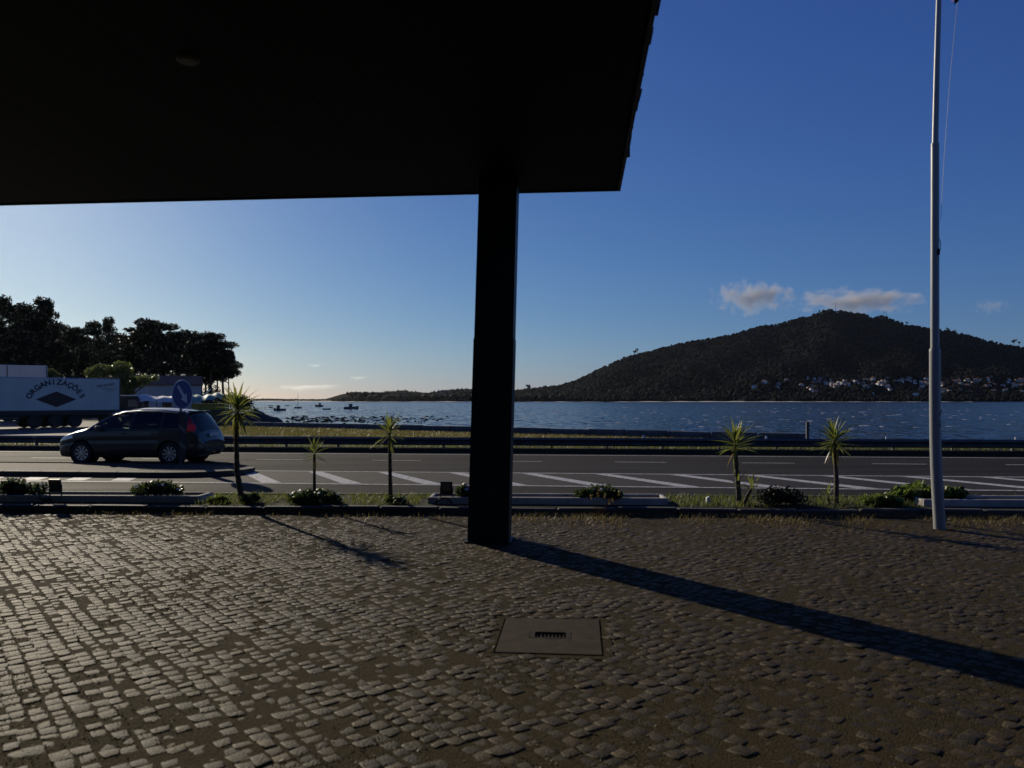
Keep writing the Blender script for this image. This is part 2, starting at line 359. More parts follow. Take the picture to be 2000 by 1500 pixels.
# hatch stripes: long parallelograms across the median
def hatch(u0, z=.0075):
    mb = MB(); mb.add([W(u0,19.74,z), W(u0+.38,19.74,z), W(u0+2.25,17.0,z), W(u0+1.78,17.0,z)], [(0,1,2,3)][::-1]); mb.build('hatch_stripe', M['paint'], road)
for i in range(-5, 16): hatch(.383+1.88*i)
for i in range(6): # blocks beside the traffic island
    u = -16.6+1.13*i; mb = MB(); mb.add([W(u,17.1,.0078), W(u+.48,17.1,.0078), W(u+.28,17.75,.0078), W(u-.2,17.75,.0078)], [(0,1,2,3)]); mb.build('hatch_stripe', M['paint'], road)
# traffic island: kerb stones round a paved top
isl = empty('traffic_island', W(-10,19.2,0)); isl['kind'] = 'structure'
TIPU = -8.6
def isl_out(off=0.0):
    near, far = 17.95+off, 20.55-off; pts = [(-60,near)]
    cx, r = TIPU-1.75, (far-near)/2; cw = (near+far)/2
    for k in range(13):
        a = -math.pi/2+math.pi*k/12; pts.append((cx+1.9*math.cos(a)*(r/1.3), cw+r*math.sin(a)))
    pts.append((-60,far)); return pts
def loc_isl(p, z): x, y, _ = W(p[0], p[1]); o = isl.location; return (x-o.x, y-o.y, z)
ip = isl_out(.13); mb = MB(); mb.add([loc_isl(p,.125) for p in ip], [tuple(range(len(ip)))]); mb.build('paving', M['asphalt_red'], isl)
outp, innp = isl_out(0), isl_out(.15)
def isl_stone(o0, o1, i0, i1):
    mb = MB(); b = [loc_isl(o0,-.02), loc_isl(o1,-.02), loc_isl(i1,-.02), loc_isl(i0,-.02)]; t = [loc_isl(o0,.125), loc_isl(o1,.125), loc_isl(i1,.15), loc_isl(i0,.15)]
    mb.add(b+t, [(0,1,5,4),(1,2,6,5),(2,3,7,6),(3,0,4,7),(4,5,6,7)]); mb.build('kerb_stone', M['kerb'], isl)
def lerp(a, b, t): return (a[0]+(b[0]-a[0])*t, a[1]+(b[1]-a[1])*t)
for seg in (0, len(outp)-2):
    o0, o1, i0, i1 = outp[seg], outp[seg+1], innp[seg], innp[seg+1]; nseg = 50
    for k in range(nseg):
        t0, t1 = k/nseg+.0002, (k+1)/nseg-.0002
        p0 = lerp(o0,o1,t0)
        if p0[0] < -26: continue
        isl_stone(p0, lerp(o0,o1,t1), lerp(i0,i1,t0), lerp(i0,i1,t1))
for k in range(1, len(outp)-2): isl_stone(outp[k], outp[k+1], innp[k], innp[k+1])

# planted bed along the forecourt
BY = lambda X: 12.68-.036*X                       # front line of the bed
BA = math.atan(-.036)
bed = sheet('planting_bed', [(-24,BY(-24)+.14),(24,BY(24)+.14),(24,BY(24)+1.75),(-24,BY(-24)+1.75)], .11, M['earth'])
rk = empty('bed_kerb', (0,BY(0),0)); tag(rk, 'low dark stone kerb edging the planted bed along the forecourt', 'kerb')
x = -16.0; i = 0
kst = MB().cbox((0,.075,.05), (.975,.15,.15), .022).mesh('kerb_stone', M['kerb'])
while x < 16:
    place('kerb_stone', kst, rk, (x+.49, BY(x+.49)-BY(0)+random.uniform(-.008,.008), random.uniform(-.02,.008)), (random.uniform(-.03,.03),random.uniform(-.008,.008),BA+random.uniform(-.012,.012))); x += .985
kst2 = MB().cbox((0,1.7,.06), (.975,.12,.15), .018).mesh('kerb_stone', M['kerb'])
x = -16
while x < 16:
    place('kerb_stone', kst2, rk, (x+.49, BY(x+.49)-BY(0), 0), (0,0,BA)); x += .985

# cobbled forecourt: 300 nearest setts single, the others one mesh
def vnoise(x, y, seed):
    def h(i, j): v = np.sin(i*127.1+j*311.7+seed*74.7)*43758.5453; return v-np.floor(v)
    i, j = np.floor(x), np.floor(y); fx, fy = x-i, y-j; fx = fx*fx*(3-2*fx); fy = fy*fy*(3-2*fy)
    return (h(i,j)*(1-fx)+h(i+1,j)*fx)*(1-fy)+(h(i,j+1)*(1-fx)+h(i+1,j+1)*fx)*fy
def infill(x, y):
    n1 = vnoise(x*.9,y*.9,1); n2 = vnoise(x*3.1,y*3.1,2); n3 = vnoise(x*11,y*11,3); n4 = vnoise(x*27,y*27,4)
    cov = .42*n1+.3*n2+.2*n3+.16*n4
    cov = cov+.10*np.clip((x+1)/6,-1,1)+.26*np.clip((y-10.6)/1.6,0,1)+.06*np.clip((6-y)/2,0,1)
    return -.0035+.0085*np.clip(cov-.40,0,.6)+.0016*(n4-.5)
gx = np.arange(-12.6,12.61,.045); gy = np.arange(1.0,13.4,.045); GXX, GYY = np.meshgrid(gx, gy); lim = BY(GXX)+.02
gz = infill(GXX, np.minimum(GYY,lim)); ku = (GXX-.31)*CT-(GYY-6.2)*ST; kw = (GXX-.31)*ST+(GYY-6.2)*CT; gz = np.where((abs(ku) < .5) & (abs(kw) < .55), -.02, gz)
V = np.stack([GXX, np.minimum(GYY,lim), gz],2).reshape(-1,3); nx_ = len(gx); ii = (np.arange(len(gy)-1)[:,None]*nx_+np.arange(nx_-1)[None]).ravel()
fore = sheet('forecourt', [(-26,-20),(26,-20),(26,BY(26)+.02),(-26,BY(-26)+.02)], -.028, M['mossy'])
tag(place('joint_fill', np_mesh('joint_fill', V, np.stack([ii,ii+1,ii+nx_+1,ii+nx_],1), M['mossy'], True), fore), kind='stuff')
slab_c = (.31, 6.2)
def setts():
    d = np.array((.63,-.7766)); nrm = np.array((.7766,.63)); row = .102
    out = []
    for r in range(-120, 140):
        base = nrm*r*row; s = -30+rng.random()*.2
        wob = rng.random()*6.28
        while s < 24:
            L = .08+.055*rng.random(); c = s+L/2; p = base+d*c
            s += L+.002
            if p[1] < 1.2 or p[1] > BY(p[0])-.02 or abs(p[0]) > .70*p[1]+1.9: continue
            q = p+nrm*(.012*math.sin(c*1.7+wob)+rng.normal()*.003)
            out.append((q[0], q[1], L))
    return np.array(out), d, nrm, row
S, dS, nS, rowS = setts()
# leave out slab and its surround
lu = (S[:,0]-slab_c[0])*CT-(S[:,1]-slab_c[1])*ST; lw = (S[:,0]-slab_c[0])*ST+(S[:,1]-slab_c[1])*CT
S = S[~((abs(lu) < .47) & (abs(lw) < .52))]
N = len(S)
hl = (S[:,2]/2-.002-.006*rng.random(N)); hw = np.full(N, rowS/2-.002)-.006*rng.random(N)
cs = np.array([(-1,-1),(1,-1),(1,1),(-1,1)], float)
cor = S[:,None,:2]+(cs[None,:,0]*hl[:,None])[:,:,None]*dS+(cs[None,:,1]*hw[:,None])[:,:,None]*nS+rng.normal(size=(N,4,2))*.007
cen = cor.mean(1)
zt = rng.normal(size=N)*.003; tilt = rng.normal(size=(N,2))*.02
def lev(sc, z):
    p = cen[:,None]+(cor-cen[:,None])*sc; rel = p-cen[:,None]
    zz = zt[:,None]+z+(rel*tilt[:,None]).sum(2)
    return np.concatenate([p, zz[:,:,None]], 2)
top = np.concatenate([cen, (zt+.001)[:,None]], 1)[:,None]
SV = np.concatenate([lev(1.04,-.045), lev(1.0,-.004), lev(.80,-.0005), top], 1)      # N,13,3
SF = []
for L in (0, 4):
    for i in range(4):
        j = (i+1) % 4; SF += [(L+i, L+j, L+4+j), (L+i, L+4+j, L+4+i)]
for i in range(4): SF.append((8+i, 8+(i+1) % 4, 12))
SF = np.array(SF)
# sett colour: grey granite, some pinker, dirt brown near the bed, moss olive plus painted light fall-off towards camera and right
g_ = .55+.65*rng.random(N)+.45*(rng.random(N) < .06); hue = rng.random((N,1))
tin = g_[:,None]*(np.array((1,1,1.02))*(1-hue)+np.array((1.14,.96,.80))*hue)
nearbed = np.clip((cen[:,1]-10.3)/1.6, 0, 1)*(.4+.6*rng.random(N)); tin = tin*(1-nearbed[:,None])+tin*np.array((.78,.6,.42))*nearbed[:,None]
moss_dim = np.clip((7.5-cen[:,1])/4+cen[:,0]/9+.1, 0, 1)*(.35+.65*rng.random(N)); tin = tin*(1-moss_dim[:,None])+tin*np.array((.66,.68,.42))*moss_dim[:,None]
px = 1000+cen[:,0]/np.maximum(cen[:,1],.1)*FPX; py = HOR+CAMH*FPX/np.maximum(cen[:,1],.1)
inf = (px > 10) & (px < 1990) & (py < 1485)
big = np.argsort(np.where(inf, cen[:,1]**2/(hl*hw), 1e9))[:300]
rest = np.setdiff1d(np.arange(N), big)
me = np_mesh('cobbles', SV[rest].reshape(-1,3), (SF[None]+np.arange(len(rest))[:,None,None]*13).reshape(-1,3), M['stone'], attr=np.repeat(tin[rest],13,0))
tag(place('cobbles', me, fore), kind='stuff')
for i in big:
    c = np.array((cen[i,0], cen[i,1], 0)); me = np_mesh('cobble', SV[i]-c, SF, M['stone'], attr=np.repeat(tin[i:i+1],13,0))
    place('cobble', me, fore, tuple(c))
# moss and short grass in the joints
k = rng.choice(N, 120000); ed = rng.integers(0,4,120000); f = rng.random(120000)[:,None]
P = cor[k,ed]*(1-f)+cor[k,(ed+1) % 4]*f; nz = np.sin(P[:,0]*1.7+1)+np.sin(P[:,1]*2.3+P[:,0])+np.sin(P[:,0]*4.1-P[:,1]*3.3)
P = P+rng.normal(size=P.shape)*.014; P = P[((nz > -.6+2.2*rng.random(120000)) & (P[:,1] > 2.5) & (abs(P[:,0]) < .69*P[:,1]+.5))]
tag(place('joint_grass', blades('joint_grass', np.c_[P, np.full(len(P),-.004)], .011, .009, M['moss_tuft'], 2.2)), 'tiny tufts of moss and grass in the cobble joints', 'grass', kind='stuff')

# far side: drainage slab with iron grate
t = empty('drain_cover', W(0,0)[:2]+(0,), 0); t.location = (slab_c[0], slab_c[1], 0); t.rotation_euler = (0,0,-TH)
tag(t, 'square pinkish concrete drain slab with a small iron grate, set in the cobbles', 'drain')
mb = MB(); xs = [-.40,-.17,.17,.40]; ys = [-.45,-.09,.09,.45]
gv = [(x,y,.003) for y in ys for x in xs]; mb.add(gv, [(r*4+c, r*4+c+1, r*4+c+5, r*4+c+4) for r in range(3) for c in range(3) if not (r == 1 and c == 1)])
o4 = [(-.40,-.45),(.40,-.45),(.40,.45),(-.40,.45)]; mb.add([(x,y,.003) for x, y in o4]+[(x,y,-.06) for x, y in o4], [(i,(i+1) % 4,(i+1) % 4+4,i+4) for i in range(4)])
o4 = [(-.17,-.09),(.17,-.09),(.17,.09),(-.17,.09)]; mb.add([(x,y,.003) for x, y in o4]+[(x,y,-.12) for x, y in o4], [(i,(i+1) % 4,(i+1) % 4+4,i+4) for i in range(4)]+[(4,5,6,7)])
mb.build('slab', M['slab'], t)
mb = MB()
for (cx, cy, dx, dy) in ((0,.078,.33,.018),(0,-.078,.33,.018),(-.145,0,.04,.138),(.145,0,.04,.138)): mb.box((cx,cy,-.004), (dx,dy,.018))
gf = mb.build('grate_frame', M['iron'], t)
bar = MB().box((0,0,-.008), (.009,.138,.014)).mesh('grate_bar', M['iron'])
for i in range(8): place('grate_bar', bar, t, (-.105+.03*i,0,-.006))
mb = MB()
for (cx, cy, dx, dy) in ((0,.495,.98,.06),(0,-.50,.98,.07),(-.45,0,.07,.92),(.45,0,.07,.92)): mb.box((cx,cy,-.026), (dx,dy,.045))
mb.build('mortar_joint', M['mossy'], t)

# ------------------------------------------------------------------ canopy on its column
HC = 4.86; CU, CW = .58, 10.95
can = empty('canopy', W(CU,CW,0), -TH, 'wide black flat canopy overhead, held up by the dark square column', 'canopy')
X0, X1, Y0, Y1 = -26.0, 0.0, -17.0, 0.0        # local: x along the road, y away from the camera
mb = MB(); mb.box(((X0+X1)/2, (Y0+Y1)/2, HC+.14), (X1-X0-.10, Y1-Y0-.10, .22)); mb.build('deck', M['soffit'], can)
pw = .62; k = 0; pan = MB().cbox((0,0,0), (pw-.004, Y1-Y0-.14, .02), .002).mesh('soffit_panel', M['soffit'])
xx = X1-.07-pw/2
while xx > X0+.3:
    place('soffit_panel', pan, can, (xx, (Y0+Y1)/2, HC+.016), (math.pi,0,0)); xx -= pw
mb = MB(); mb.box(((X0+X1)/2, -.02, HC+.14), (X1-X0, .04, .30)); mb.build('fascia', M['steel_dark'], can)
mb = MB(); mb.box((-.02, (Y0+Y1)/2-.021, HC+.14), (.04, Y1-Y0-.042, .30)); mb.build('fascia', M['steel_dark'], can)
# roofing laps over the right edge: tile ends in a ragged row
tm = [MB().tube([(0,0,0),(.19,0,-.035)], [.055,.066], 9).mesh('roof_tile', M['roof_tile']) for _ in range(1)]
yy = -1.28
while yy > -13:
    place('roof_tile', tm[0], can, (-.155+random.uniform(-.016,.016), yy, HC+.315+random.uniform(-.01,.01)), (random.uniform(-.1,.1), random.uniform(-.06,.1), random.uniform(-.08,.08)), (random.uniform(.92,1.15),)*3); yy -= .148+random.uniform(-.02,.05)
mb = MB(); mb.tube([(.022,-1.3,HC+.20),(.022,-12.5,HC+.20)], .02, 8); mb.build('gutter', M['steel_dark'], can)
mb = MB(); mb.tube([(.03,-1.31,HC+.235),(.03,-1.31,HC+.06)], .02, 8); mb.build('gutter_end', M['steel_dark'], can)
for j in range(8):
    y_ = -1.9-1.45*j; mb = MB(); mb.box((.025,y_,HC+.225), (.05,.03,.02)); mb.build('gutter_bracket', M['steel_dark'], can)
mb = MB(); mb.lathe([(0,-.03),(.075,-.028),(.095,-.01),(.098,.012)], 24); c = at(367,115,0); Yl = (HC-CAMH)*FPX/(HOR-115)
lp = Vector(((367-1000)/FPX*Yl, Yl, HC))-can.location; lp = Matrix.Rotation(TH,3,'Z') @ lp
mb.build('ceiling_lamp', M['lamp_white'], can, loc=(lp.x, lp.y, HC-.002))
sky_block = empty('building', W(0,-6.3,0), -TH, 'unseen dark building added behind the forecourt to block sky light, carries the canopy', 'building')  # out of view, added to keep sky light out of the forecourt shadows
MB().box((0,-3,4.3), (54,6,8.7)).build('wall', M['soffit'], sky_block)
for i in range(14):
    f = MB().box((-25+3.8*i,.03,1.75), (3.0,.08,2.9)).build('window', M['window_dark'], sky_block); MB().box((-25+3.8*i,.06,.22), (3.1,.1,.1)).build('sill', M['steel_dark'], f)
# columns: steel box in two lifts, leaning a touch like the photograph's
def column(name_u, name_w, dep, lean, label):
    bx = W(name_u, name_w, 0); t = empty('column', bx, -TH, label, 'column')
    H = HC+.02; seam = 2.72
    def lift(z0, z1, gx, gd, nm):
        mb = MB(); def_ = lambda z: lean*z
        w0 = .268-.0030*z0; w1 = .268-.0030*z1
        P = [(-w0+def_(z0)-gx,-gd,z0),(w0+def_(z0)+gx,-gd,z0),(w0+def_(z0)+gx,gd,z0),(-w0+def_(z0)-gx,gd,z0),
             (-w1+def_(z1)-gx,-gd,z1),(w1+def_(z1)+gx,-gd,z1),(w1+def_(z1)+gx,gd,z1),(-w1+def_(z1)-gx,gd,z1)]
        mb.add(P, [(0,1,5,4),(1,2,6,5),(2,3,7,6),(3,0,4,7),(4,5,6,7),(0,3,2,1)])
        return mb.build(nm, M['steel_dark'], t)
    lift(0, seam, .007, dep+.007, 'lower_shaft'); lift(seam, H, 0, dep, 'upper_shaft')
    mb = MB(); mb.box((0,0,.008), (.62,2*dep+.1,.02)); mb.build('base_plate', M['steel_dark'], t)
    return t
cb = gnd(952,1060); cu = cb[0]*CT-cb[1]*ST; cw_ = cb[0]*ST+cb[1]*CT
column(cu+.005, cw_+.2, .2, .028, 'black square steel column standing on the cobbles in mid picture')
column(cu-12.5, cw_+.2, .2, 0, 'black square steel column out beyond the left edge')

# ------------------------------------------------------------------ guard rail
rail = empty('guard_rail', W(0,28.05,-.10), -TH, 'long grey steel crash barrier along the far side of the road', 'guard rail')
prof = [(0,.62),(-.03,.60),(-.075,.575),(-.078,.535),(-.03,.50),(-.008,.47),(-.03,.44),(-.078,.405),(-.075,.365),(-.03,.34),(0,.32)]
def beam_mesh(L):
    mb = MB(); n = len(prof); th = .006
    for x_ in (0, L): mb.v += [(x_, y, z) for y, z in prof]
    for x_ in (0, L): mb.v += [(x_, y+th, z) for y, z in prof]
    for i in range(n-1): mb.f += [(i, i+1, n+i+1, n+i), (2*n+i, 3*n+i, 3*n+i+1, 2*n+i+1)]
    return mb.mesh('beam', M['galv'])
bmE = beam_mesh(4.0); post = MB().box((0,.07,.28), (.06,.11,.66)).mesh('post', M['galv']); spc = MB().box((0,.02,.47), (.05,.03,.2)).mesh('bracket', M['galv'])
refl = MB().cbox((0,.02,.655), (.07,.05,.11), .012).mesh('reflector', M['white'])
OFF = -1.0
for i in range(-10, 12):
    place('beam', bmE, rail, (OFF+4.0*i,.012*(i % 2),0))
    for h in (0, 2.0): place('post', post, rail, (OFF+4.0*i+h,0,0)); place('bracket', spc, rail, (OFF+4.0*i+h,-.004,0))
for px_ in (1257,1497,1732,1985):
    # where the viewing line meets the rail
    a = (px_-1000)/FPX; # X = aY ; w = X s + Y c
    Y = 28.05/(a*ST+CT); u = a*Y*CT-Y*ST; place('reflector', refl, rail, (u,0,0))

# ------------------------------------------------------------------ concrete blocks along the seawall
ordn = ['first','second','third','fourth','fifth','sixth','seventh','eighth','ninth','tenth','eleventh','twelfth']
dirw = Vector((1,-.62)).normalized(); angw = math.atan2(dirw.y, dirw.x)
def block_mesh(L):
    mb = MB(); pr = [(-.22,-.2),(.22,-.2),(.22,.30),(.14,.42),(-.14,.42),(-.22,.30)]
    n = len(pr); e = .05
    mb.v = [(-L/2+(e if z > .35 else 0), y, z) for y, z in pr]+[(L/2-(e if z > .35 else 0), y, z) for y, z in pr]
    mb.f = [tuple(range(n)), tuple(range(2*n-1,n-1,-1))]+[(i,i+n,(i+1) % n+n,(i+1) % n) for i in range(n)]
    return mb.mesh('block', M['concrete_dark'])
blk = block_mesh(1.96); PIT = 2.07
a0 = (1076-1000)/FPX; Xs = a0*40.36/(1+.62*a0)                  # a joint seen at px 1076
for i in range(-12, 9):
    d = (i+.5)*PIT; X = Xs+dirw.x*d; Y = wallY(Xs)+dirw.y*d; pxx = 1000+X/Y*FPX
    if pxx > 1600: continue
    o = place('concrete_barrier', blk, None, (X, Y, .03+random.uniform(-.02,.02)), (random.uniform(-.015,.015),random.uniform(-.008,.008),angw+random.uniform(-.012,.012)))
    if pxx > 1000:
        lab = 'dark concrete block by the water, %s one right of the column' % ordn[i+1]
    else: lab = 'low dark concrete block in the unbroken run by the water left of the column'
    tag(o, lab, 'barrier', 'concrete blocks along the seawall')
bx = at(1577,857,31.6); mb = MB(); mb.box((0,0,.45), (.13,.13,1.1)); mb.box((.08,0,.82), (.06,.1,.06)); mb.box((.08,0,.62), (.06,.1,.06))
t = empty('mooring_post', (bx[0], bx[1], .0), 0, 'thin dark upright post standing by the water behind the guard rail', 'post')
MB().box((0,0,.45), (.11,.11,1.1)).build('shaft', M['concrete_dark'], t); MB().box((.075,0,.85), (.05,.09,.05)).build('rung', M['iron'], t); MB().box((.075,0,.65), (.05,.09,.05)).build('rung', M['iron'], t)
# rocky mound beyond the grass
def rock_mesh(name, rx, ry, rz, nu=26, nv=12, amp=.22):
    V = []; F = []; ph = rng.random(8)*6
    for j in range(nv+1):
        e = math.pi/2*j/nv
        for i in range(nu):
            a = 2*math.pi*i/nu; k = 1+amp*(math.sin(3*a+ph[0])*.5+math.sin(5*a+4*e+ph[1])*.5+math.sin(9*a-6*e+ph[2])*.35+rng.normal()*.18)
            V.append((rx*k*math.cos(a)*math.cos(e)**.8, ry*k*math.sin(a)*math.cos(e)**.8, rz*(1-math.cos(e)**.8)**.85*(1+amp*.5*math.sin(4*a+ph[3])*math.cos(e))+rng.normal()*.04))
    for j in range(nv):
        for i in range(nu): F.append((j*nu+i, j*nu+(i+1) % nu, (j+1)*nu+(i+1) % nu, (j+1)*nu+i))
    return np_mesh(name, V, F, M['rock'])
c = at(505,826,64); o = place('rock_mound', rock_mesh('rock_mound', 3.5, 2.5, 2.0), None, (c[0]-.3, c[1], -.85)); tag(o, 'dark rocky mound at the water edge behind the tall left spiky plant', 'rocks')
# weedy rocks scattered in the shallows
V = []; F = []
for k in range(420):
    px_ = random.uniform(560,880); py_ = random.triangular(811,828,820); c = gnd(px_, py_, SEA)
    if px_ > 700 and random.random() < (px_-700)/230: continue
    r = random.uniform(.12,.55)*c[1]/130; b0 = len(V); n_ = 7
    for j in range(n_): a = 2*math.pi*j/n_; rr = r*random.uniform(.6,1.2); V.append((c[0]+rr*math.cos(a)*1.5, c[1]+rr*math.sin(a)*3, SEA-.1))
    V.append((c[0], c[1], SEA+.12+.25*r*random.random()))
    F += [(b0+j, b0+(j+1) % n_, b0+n_) for j in range(n_)]
tag(place('shore_rocks', np_mesh('shore_rocks', V, F, M['weed'])), 'scatter of dark weedy rocks in the bright shallows', 'rocks', kind='stuff')

# small breaking crests on the water
V = []; F = []
for k in range(420):
    py_ = random.triangular(791,846,806); px_ = random.uniform(560,1990)
    if px_ > 950 and random.random() < .45: continue
    c = gnd(px_, py_, SEA); wd = random.uniform(.25,1.0)*(c[1]/180)**.6; hh_ = random.uniform(.04,.14)*(c[1]/180)**.7; b0 = len(V)
    V += [(c[0]-wd,c[1],SEA),(c[0]-wd*.3,c[1]-.3,SEA),(c[0]+wd*.5,c[1]-.3,SEA),(c[0]+wd,c[1],SEA),(c[0]-wd*.4,c[1]+.1,SEA+hh_),(c[0]+wd*.45,c[1]+.1,SEA+hh_*.8),(c[0],c[1]+.7,SEA)]
    F += [(b0,b0+1,b0+4),(b0+1,b0+2,b0+5),(b0+1,b0+5,b0+4),(b0+2,b0+3,b0+5),(b0+4,b0+5,b0+6),(b0,b0+4,b0+6),(b0+5,b0+3,b0+6)]
tag(place('whitecaps', np_mesh('whitecaps', V, F, M['foam'])), 'small white crests breaking across the bay', 'waves', kind='stuff')
# ------------------------------------------------------------------ far shore: headland and mountain
sil = np.array([(300,781),(400,779),(480,779.5),(520,778),(560,779),(600,779.5),(635,779.5),(655,774),(675,769),(700,766),(720,765),(755,766),(790,763),(815,767),(835,769),(860,764),(890,761),(925,760),
 (1000,762),(1020,760),(1050,757),(1090,752),(1120,743),(1150,729),(1190,709),(1230,693),(1270,683),(1300,676),(1350,664),(1400,657),(1440,648),(1480,636),(1520,630),(1555,620),(1575,617),(1600,605),(1625,602),(1660,606),(1690,612),(1705,618),(1725,614),(1745,622),(1770,632),(1810,637),(1850,643),(1900,655),(1950,668),(2000,677),(2100,688),(2250,712),(2450,740),(2600,760),(2750,780)], float)
ridY = np.array([(300,2300),(640,2250),(700,1900),(925,1850),(1050,1900),(1150,2100),(1300,2500),(1500,2800),(1625,2870),(2000,2900),(2750,2900)], float)
def shoreY(u): return np.interp(u, [300,480,640,700,900,1100,1500,2000,2750],[2050,2000,1750,1500,1440,1430,1450,1500,1500])
TREEH = lambda u: np.interp(u, [300,640,700,1050,1150,3000],[2.5,4,13,13,8,7.5])
def terr(u, t):
    """u px column, t: 0 shore, 1 ridge, >1 behind"""
    u = np.asarray(u, float); t = np.asarray(t, float)
    yr = np.interp(u, ridY[:,0], ridY[:,1]); ys = shoreY(u); Y = ys+(yr-ys)*t
    zr = CAMH+(HOR-np.interp(u, sil[:,0], sil[:,1]))/FPX*yr-TREEH(u); zr = np.maximum(zr, .4)
    f = np.where(t <= 1, np.clip(t,0,1)**(1.25+.35*np.clip(zr/300,0,1)), np.clip(1-(t-1)*.9,0,1)**1.2)
    n = (np.sin(u*.013+t*5)+np.sin(u*.031-t*9+2)+.7*np.sin(u*.07+t*17))*.028*zr*np.sin(np.pi*np.clip(t,0,1))
    z = -1.6+(zr+1.6)*f+n
    return (u-1000)/FPX*Y, Y, z
us = np.linspace(300,2750,330); ts = np.linspace(0,1.9,56)
U, T = np.meshgrid(us, ts); x_, y_, z_ = terr(U, T); V = np.stack([x_,y_,z_],2).reshape(-1,3)
ii = (np.arange(55)[:,None]*330+np.arange(329)[None]).ravel(); F = np.stack([ii,ii+1,ii+331,ii+330],1)
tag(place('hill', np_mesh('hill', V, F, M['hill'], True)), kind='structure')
# beach strip
ub = np.linspace(300,1900,260); V = []
hb = np.interp(ub, [300,640,660,900,960,1020,1090,1180,1240,1480,1560,1640,1900],[1.6,1.4,.6,1.6,1.5,.4,.9,.25,.9,1.1,.9,.5,.3])+.25*np.sin(ub*.11)
for dy, k in ((-34,0),(-12,.55),(14,1.0)):
    Y = shoreY(ub)+dy; V.append(np.stack([(ub-1000)/FPX*Y, Y, SEA-.05+hb*k*1.35+.0*Y],1))
V = np.concatenate(V); n_ = len(ub); ii = (np.arange(2)[:,None]*n_+np.arange(n_-1)[None]).ravel()
tag(place('beach', np_mesh('beach', V, np.stack([ii,ii+1,ii+n_+1,ii+n_],1), M['sand'], True)), kind='structure')
# village houses
houses = []
def house(u, v, wd, dp, ht, rz, wm, label, group, name='house', roof=True):
    ts_ = np.linspace(.01,.98,200); X, Y, Z = terr(np.full(200,u), ts_); vv = HOR-(Z-CAMH)/Y*FPX; k = int(np.argmin(abs(vv-v)))
    p = (float(X[k]), float(Y[k]), float(Z[k])-2.0); houses.append((p[0],p[1]))
    t = empty(name, p, rz, label, 'house', group)
    MB().box((0,0,ht/2+1), (wd,dp,ht+2)).build('wall', wm, t)
    mb = MB(); h0 = ht+2; e = .5
    mb.v = [(-wd/2-e,-dp/2-e,h0+.02),(wd/2+e,-dp/2-e,h0+.02),(wd/2+e,dp/2+e,h0+.02),(-wd/2-e,dp/2+e,h0+.02),(-wd/2-e,0,h0+dp*.24),(wd/2+e,0,h0+dp*.24)]
    mb.f = [(0,1,5,4),(2,3,4,5),(0,4,3),(1,2,5),(3,2,1,0)]; mb.build('roof', M['house_roof'], t)
    for sx in (-.25,.25):
        MB().box((sx*wd,-dp/2-.03,2+ht*.55), (1.3,.1,1.4)).build('window', M['window_dark'], t)
    return t
r_ = random.Random(5)
for k in range(150):
    u = r_.uniform(1560,2020) if k > 25 else r_.uniform(1440,2020); v = r_.triangular(738,772,746) if u > 1560 else r_.uniform(742,760)
    lab = 'tiny pale house in the village across the water, left of the flagpole' if u < 1826 else 'tiny pale house in the village across the water, right of the flagpole'
    house(u, v, r_.uniform(6,12), r_.uniform(6,9), r_.uniform(3.5,7), r_.choice((0,.5,-.6,1.1,1.57,2.2))+r_.uniform(-.15,.15), M['house_w'] if r_.random() < .62 else M['house_g'], lab, 'village houses at the foot of the hill')
house(1789,777,13,10,10,.9,M['house_w'],'taller white house by the far shore just left of the flagpole', None)
house(1772,779,20,8,5,.9,M['house_w'],'long low white building beside the taller white shore house', None)
house(1634,604,12,8,5,.3,M['house_g'],'small pale building on the summit of the hill', None)
for (u, hh_, dp_, lab) in ((846,9,12,'lower grey wing of the big building among the headland trees'),(862,15,14,'big grey block standing among the headland trees'),(874,11,10,'stepped grey end of the big building among the headland trees')):
    house(u, 779.5, 17, dp_, hh_, .1, M['house_g'], lab, None, 'grey_building')
# woodland on the hill: one mass of small crowns
NB = 24000; uu = rng.uniform(310,2700,NB*2); tt = rng.random(NB*2)**.8*1.02
X, Y, Z = terr(uu, tt); h = np.array(houses)
keep = np.ones(len(uu), bool)
for hx, hy in houses: keep &= ~(((X-hx)/11)**2+((Y-hy)/17)**2 < 1)
gap = (uu > 683) & (uu < 752) & (tt > .02) & (rng.random(len(uu)) < .93); keep &= ~gap
keep &= ~((uu < 640) & (rng.random(len(uu)) < .5))
X, Y, Z, uu, tt = X[keep][:NB], Y[keep][:NB], Z[keep][:NB], uu[keep][:NB], tt[keep][:NB]
ic = np.array([(0,0,1)]+[(.894*math.cos(2*math.pi*k/5),.894*math.sin(2*math.pi*k/5),.447) for k in range(5)]+[(.894*math.cos(2*math.pi*(k+.5)/5),.894*math.sin(2*math.pi*(k+.5)/5),-.447) for k in range(5)]+[(0,0,-1)])
iF = np.array([(0,1+k,1+(k+1) % 5) for k in range(5)]+[(1+k,6+k,1+(k+1) % 5) for k in range(5)]+[(1+(k+1) % 5,6+k,6+(k+1) % 5) for k in range(5)]+[(11,6+(k+1) % 5,6+k) for k in range(5)])
def crowns(name, X, Y, Z, Hh, m, wr=.55):
    n = len(X); hz = Hh*(.85+.25*rng.random(n)); r = np.maximum(hz*wr*(.8+.6*rng.random(n)), 3.0 if Hh.mean() > 5 else 1.5)
    V = ic[None]*np.stack([r,r,hz*.62],1)[:,None]*(1+.2*rng.normal(size=(n,12,1)))+np.stack([X,Y,Z+hz*.36],1)[:,None]
    return np_mesh(name, V.reshape(-1,3), (iF[None]+np.arange(n)[:,None,None]*12).reshape(-1,3), m)
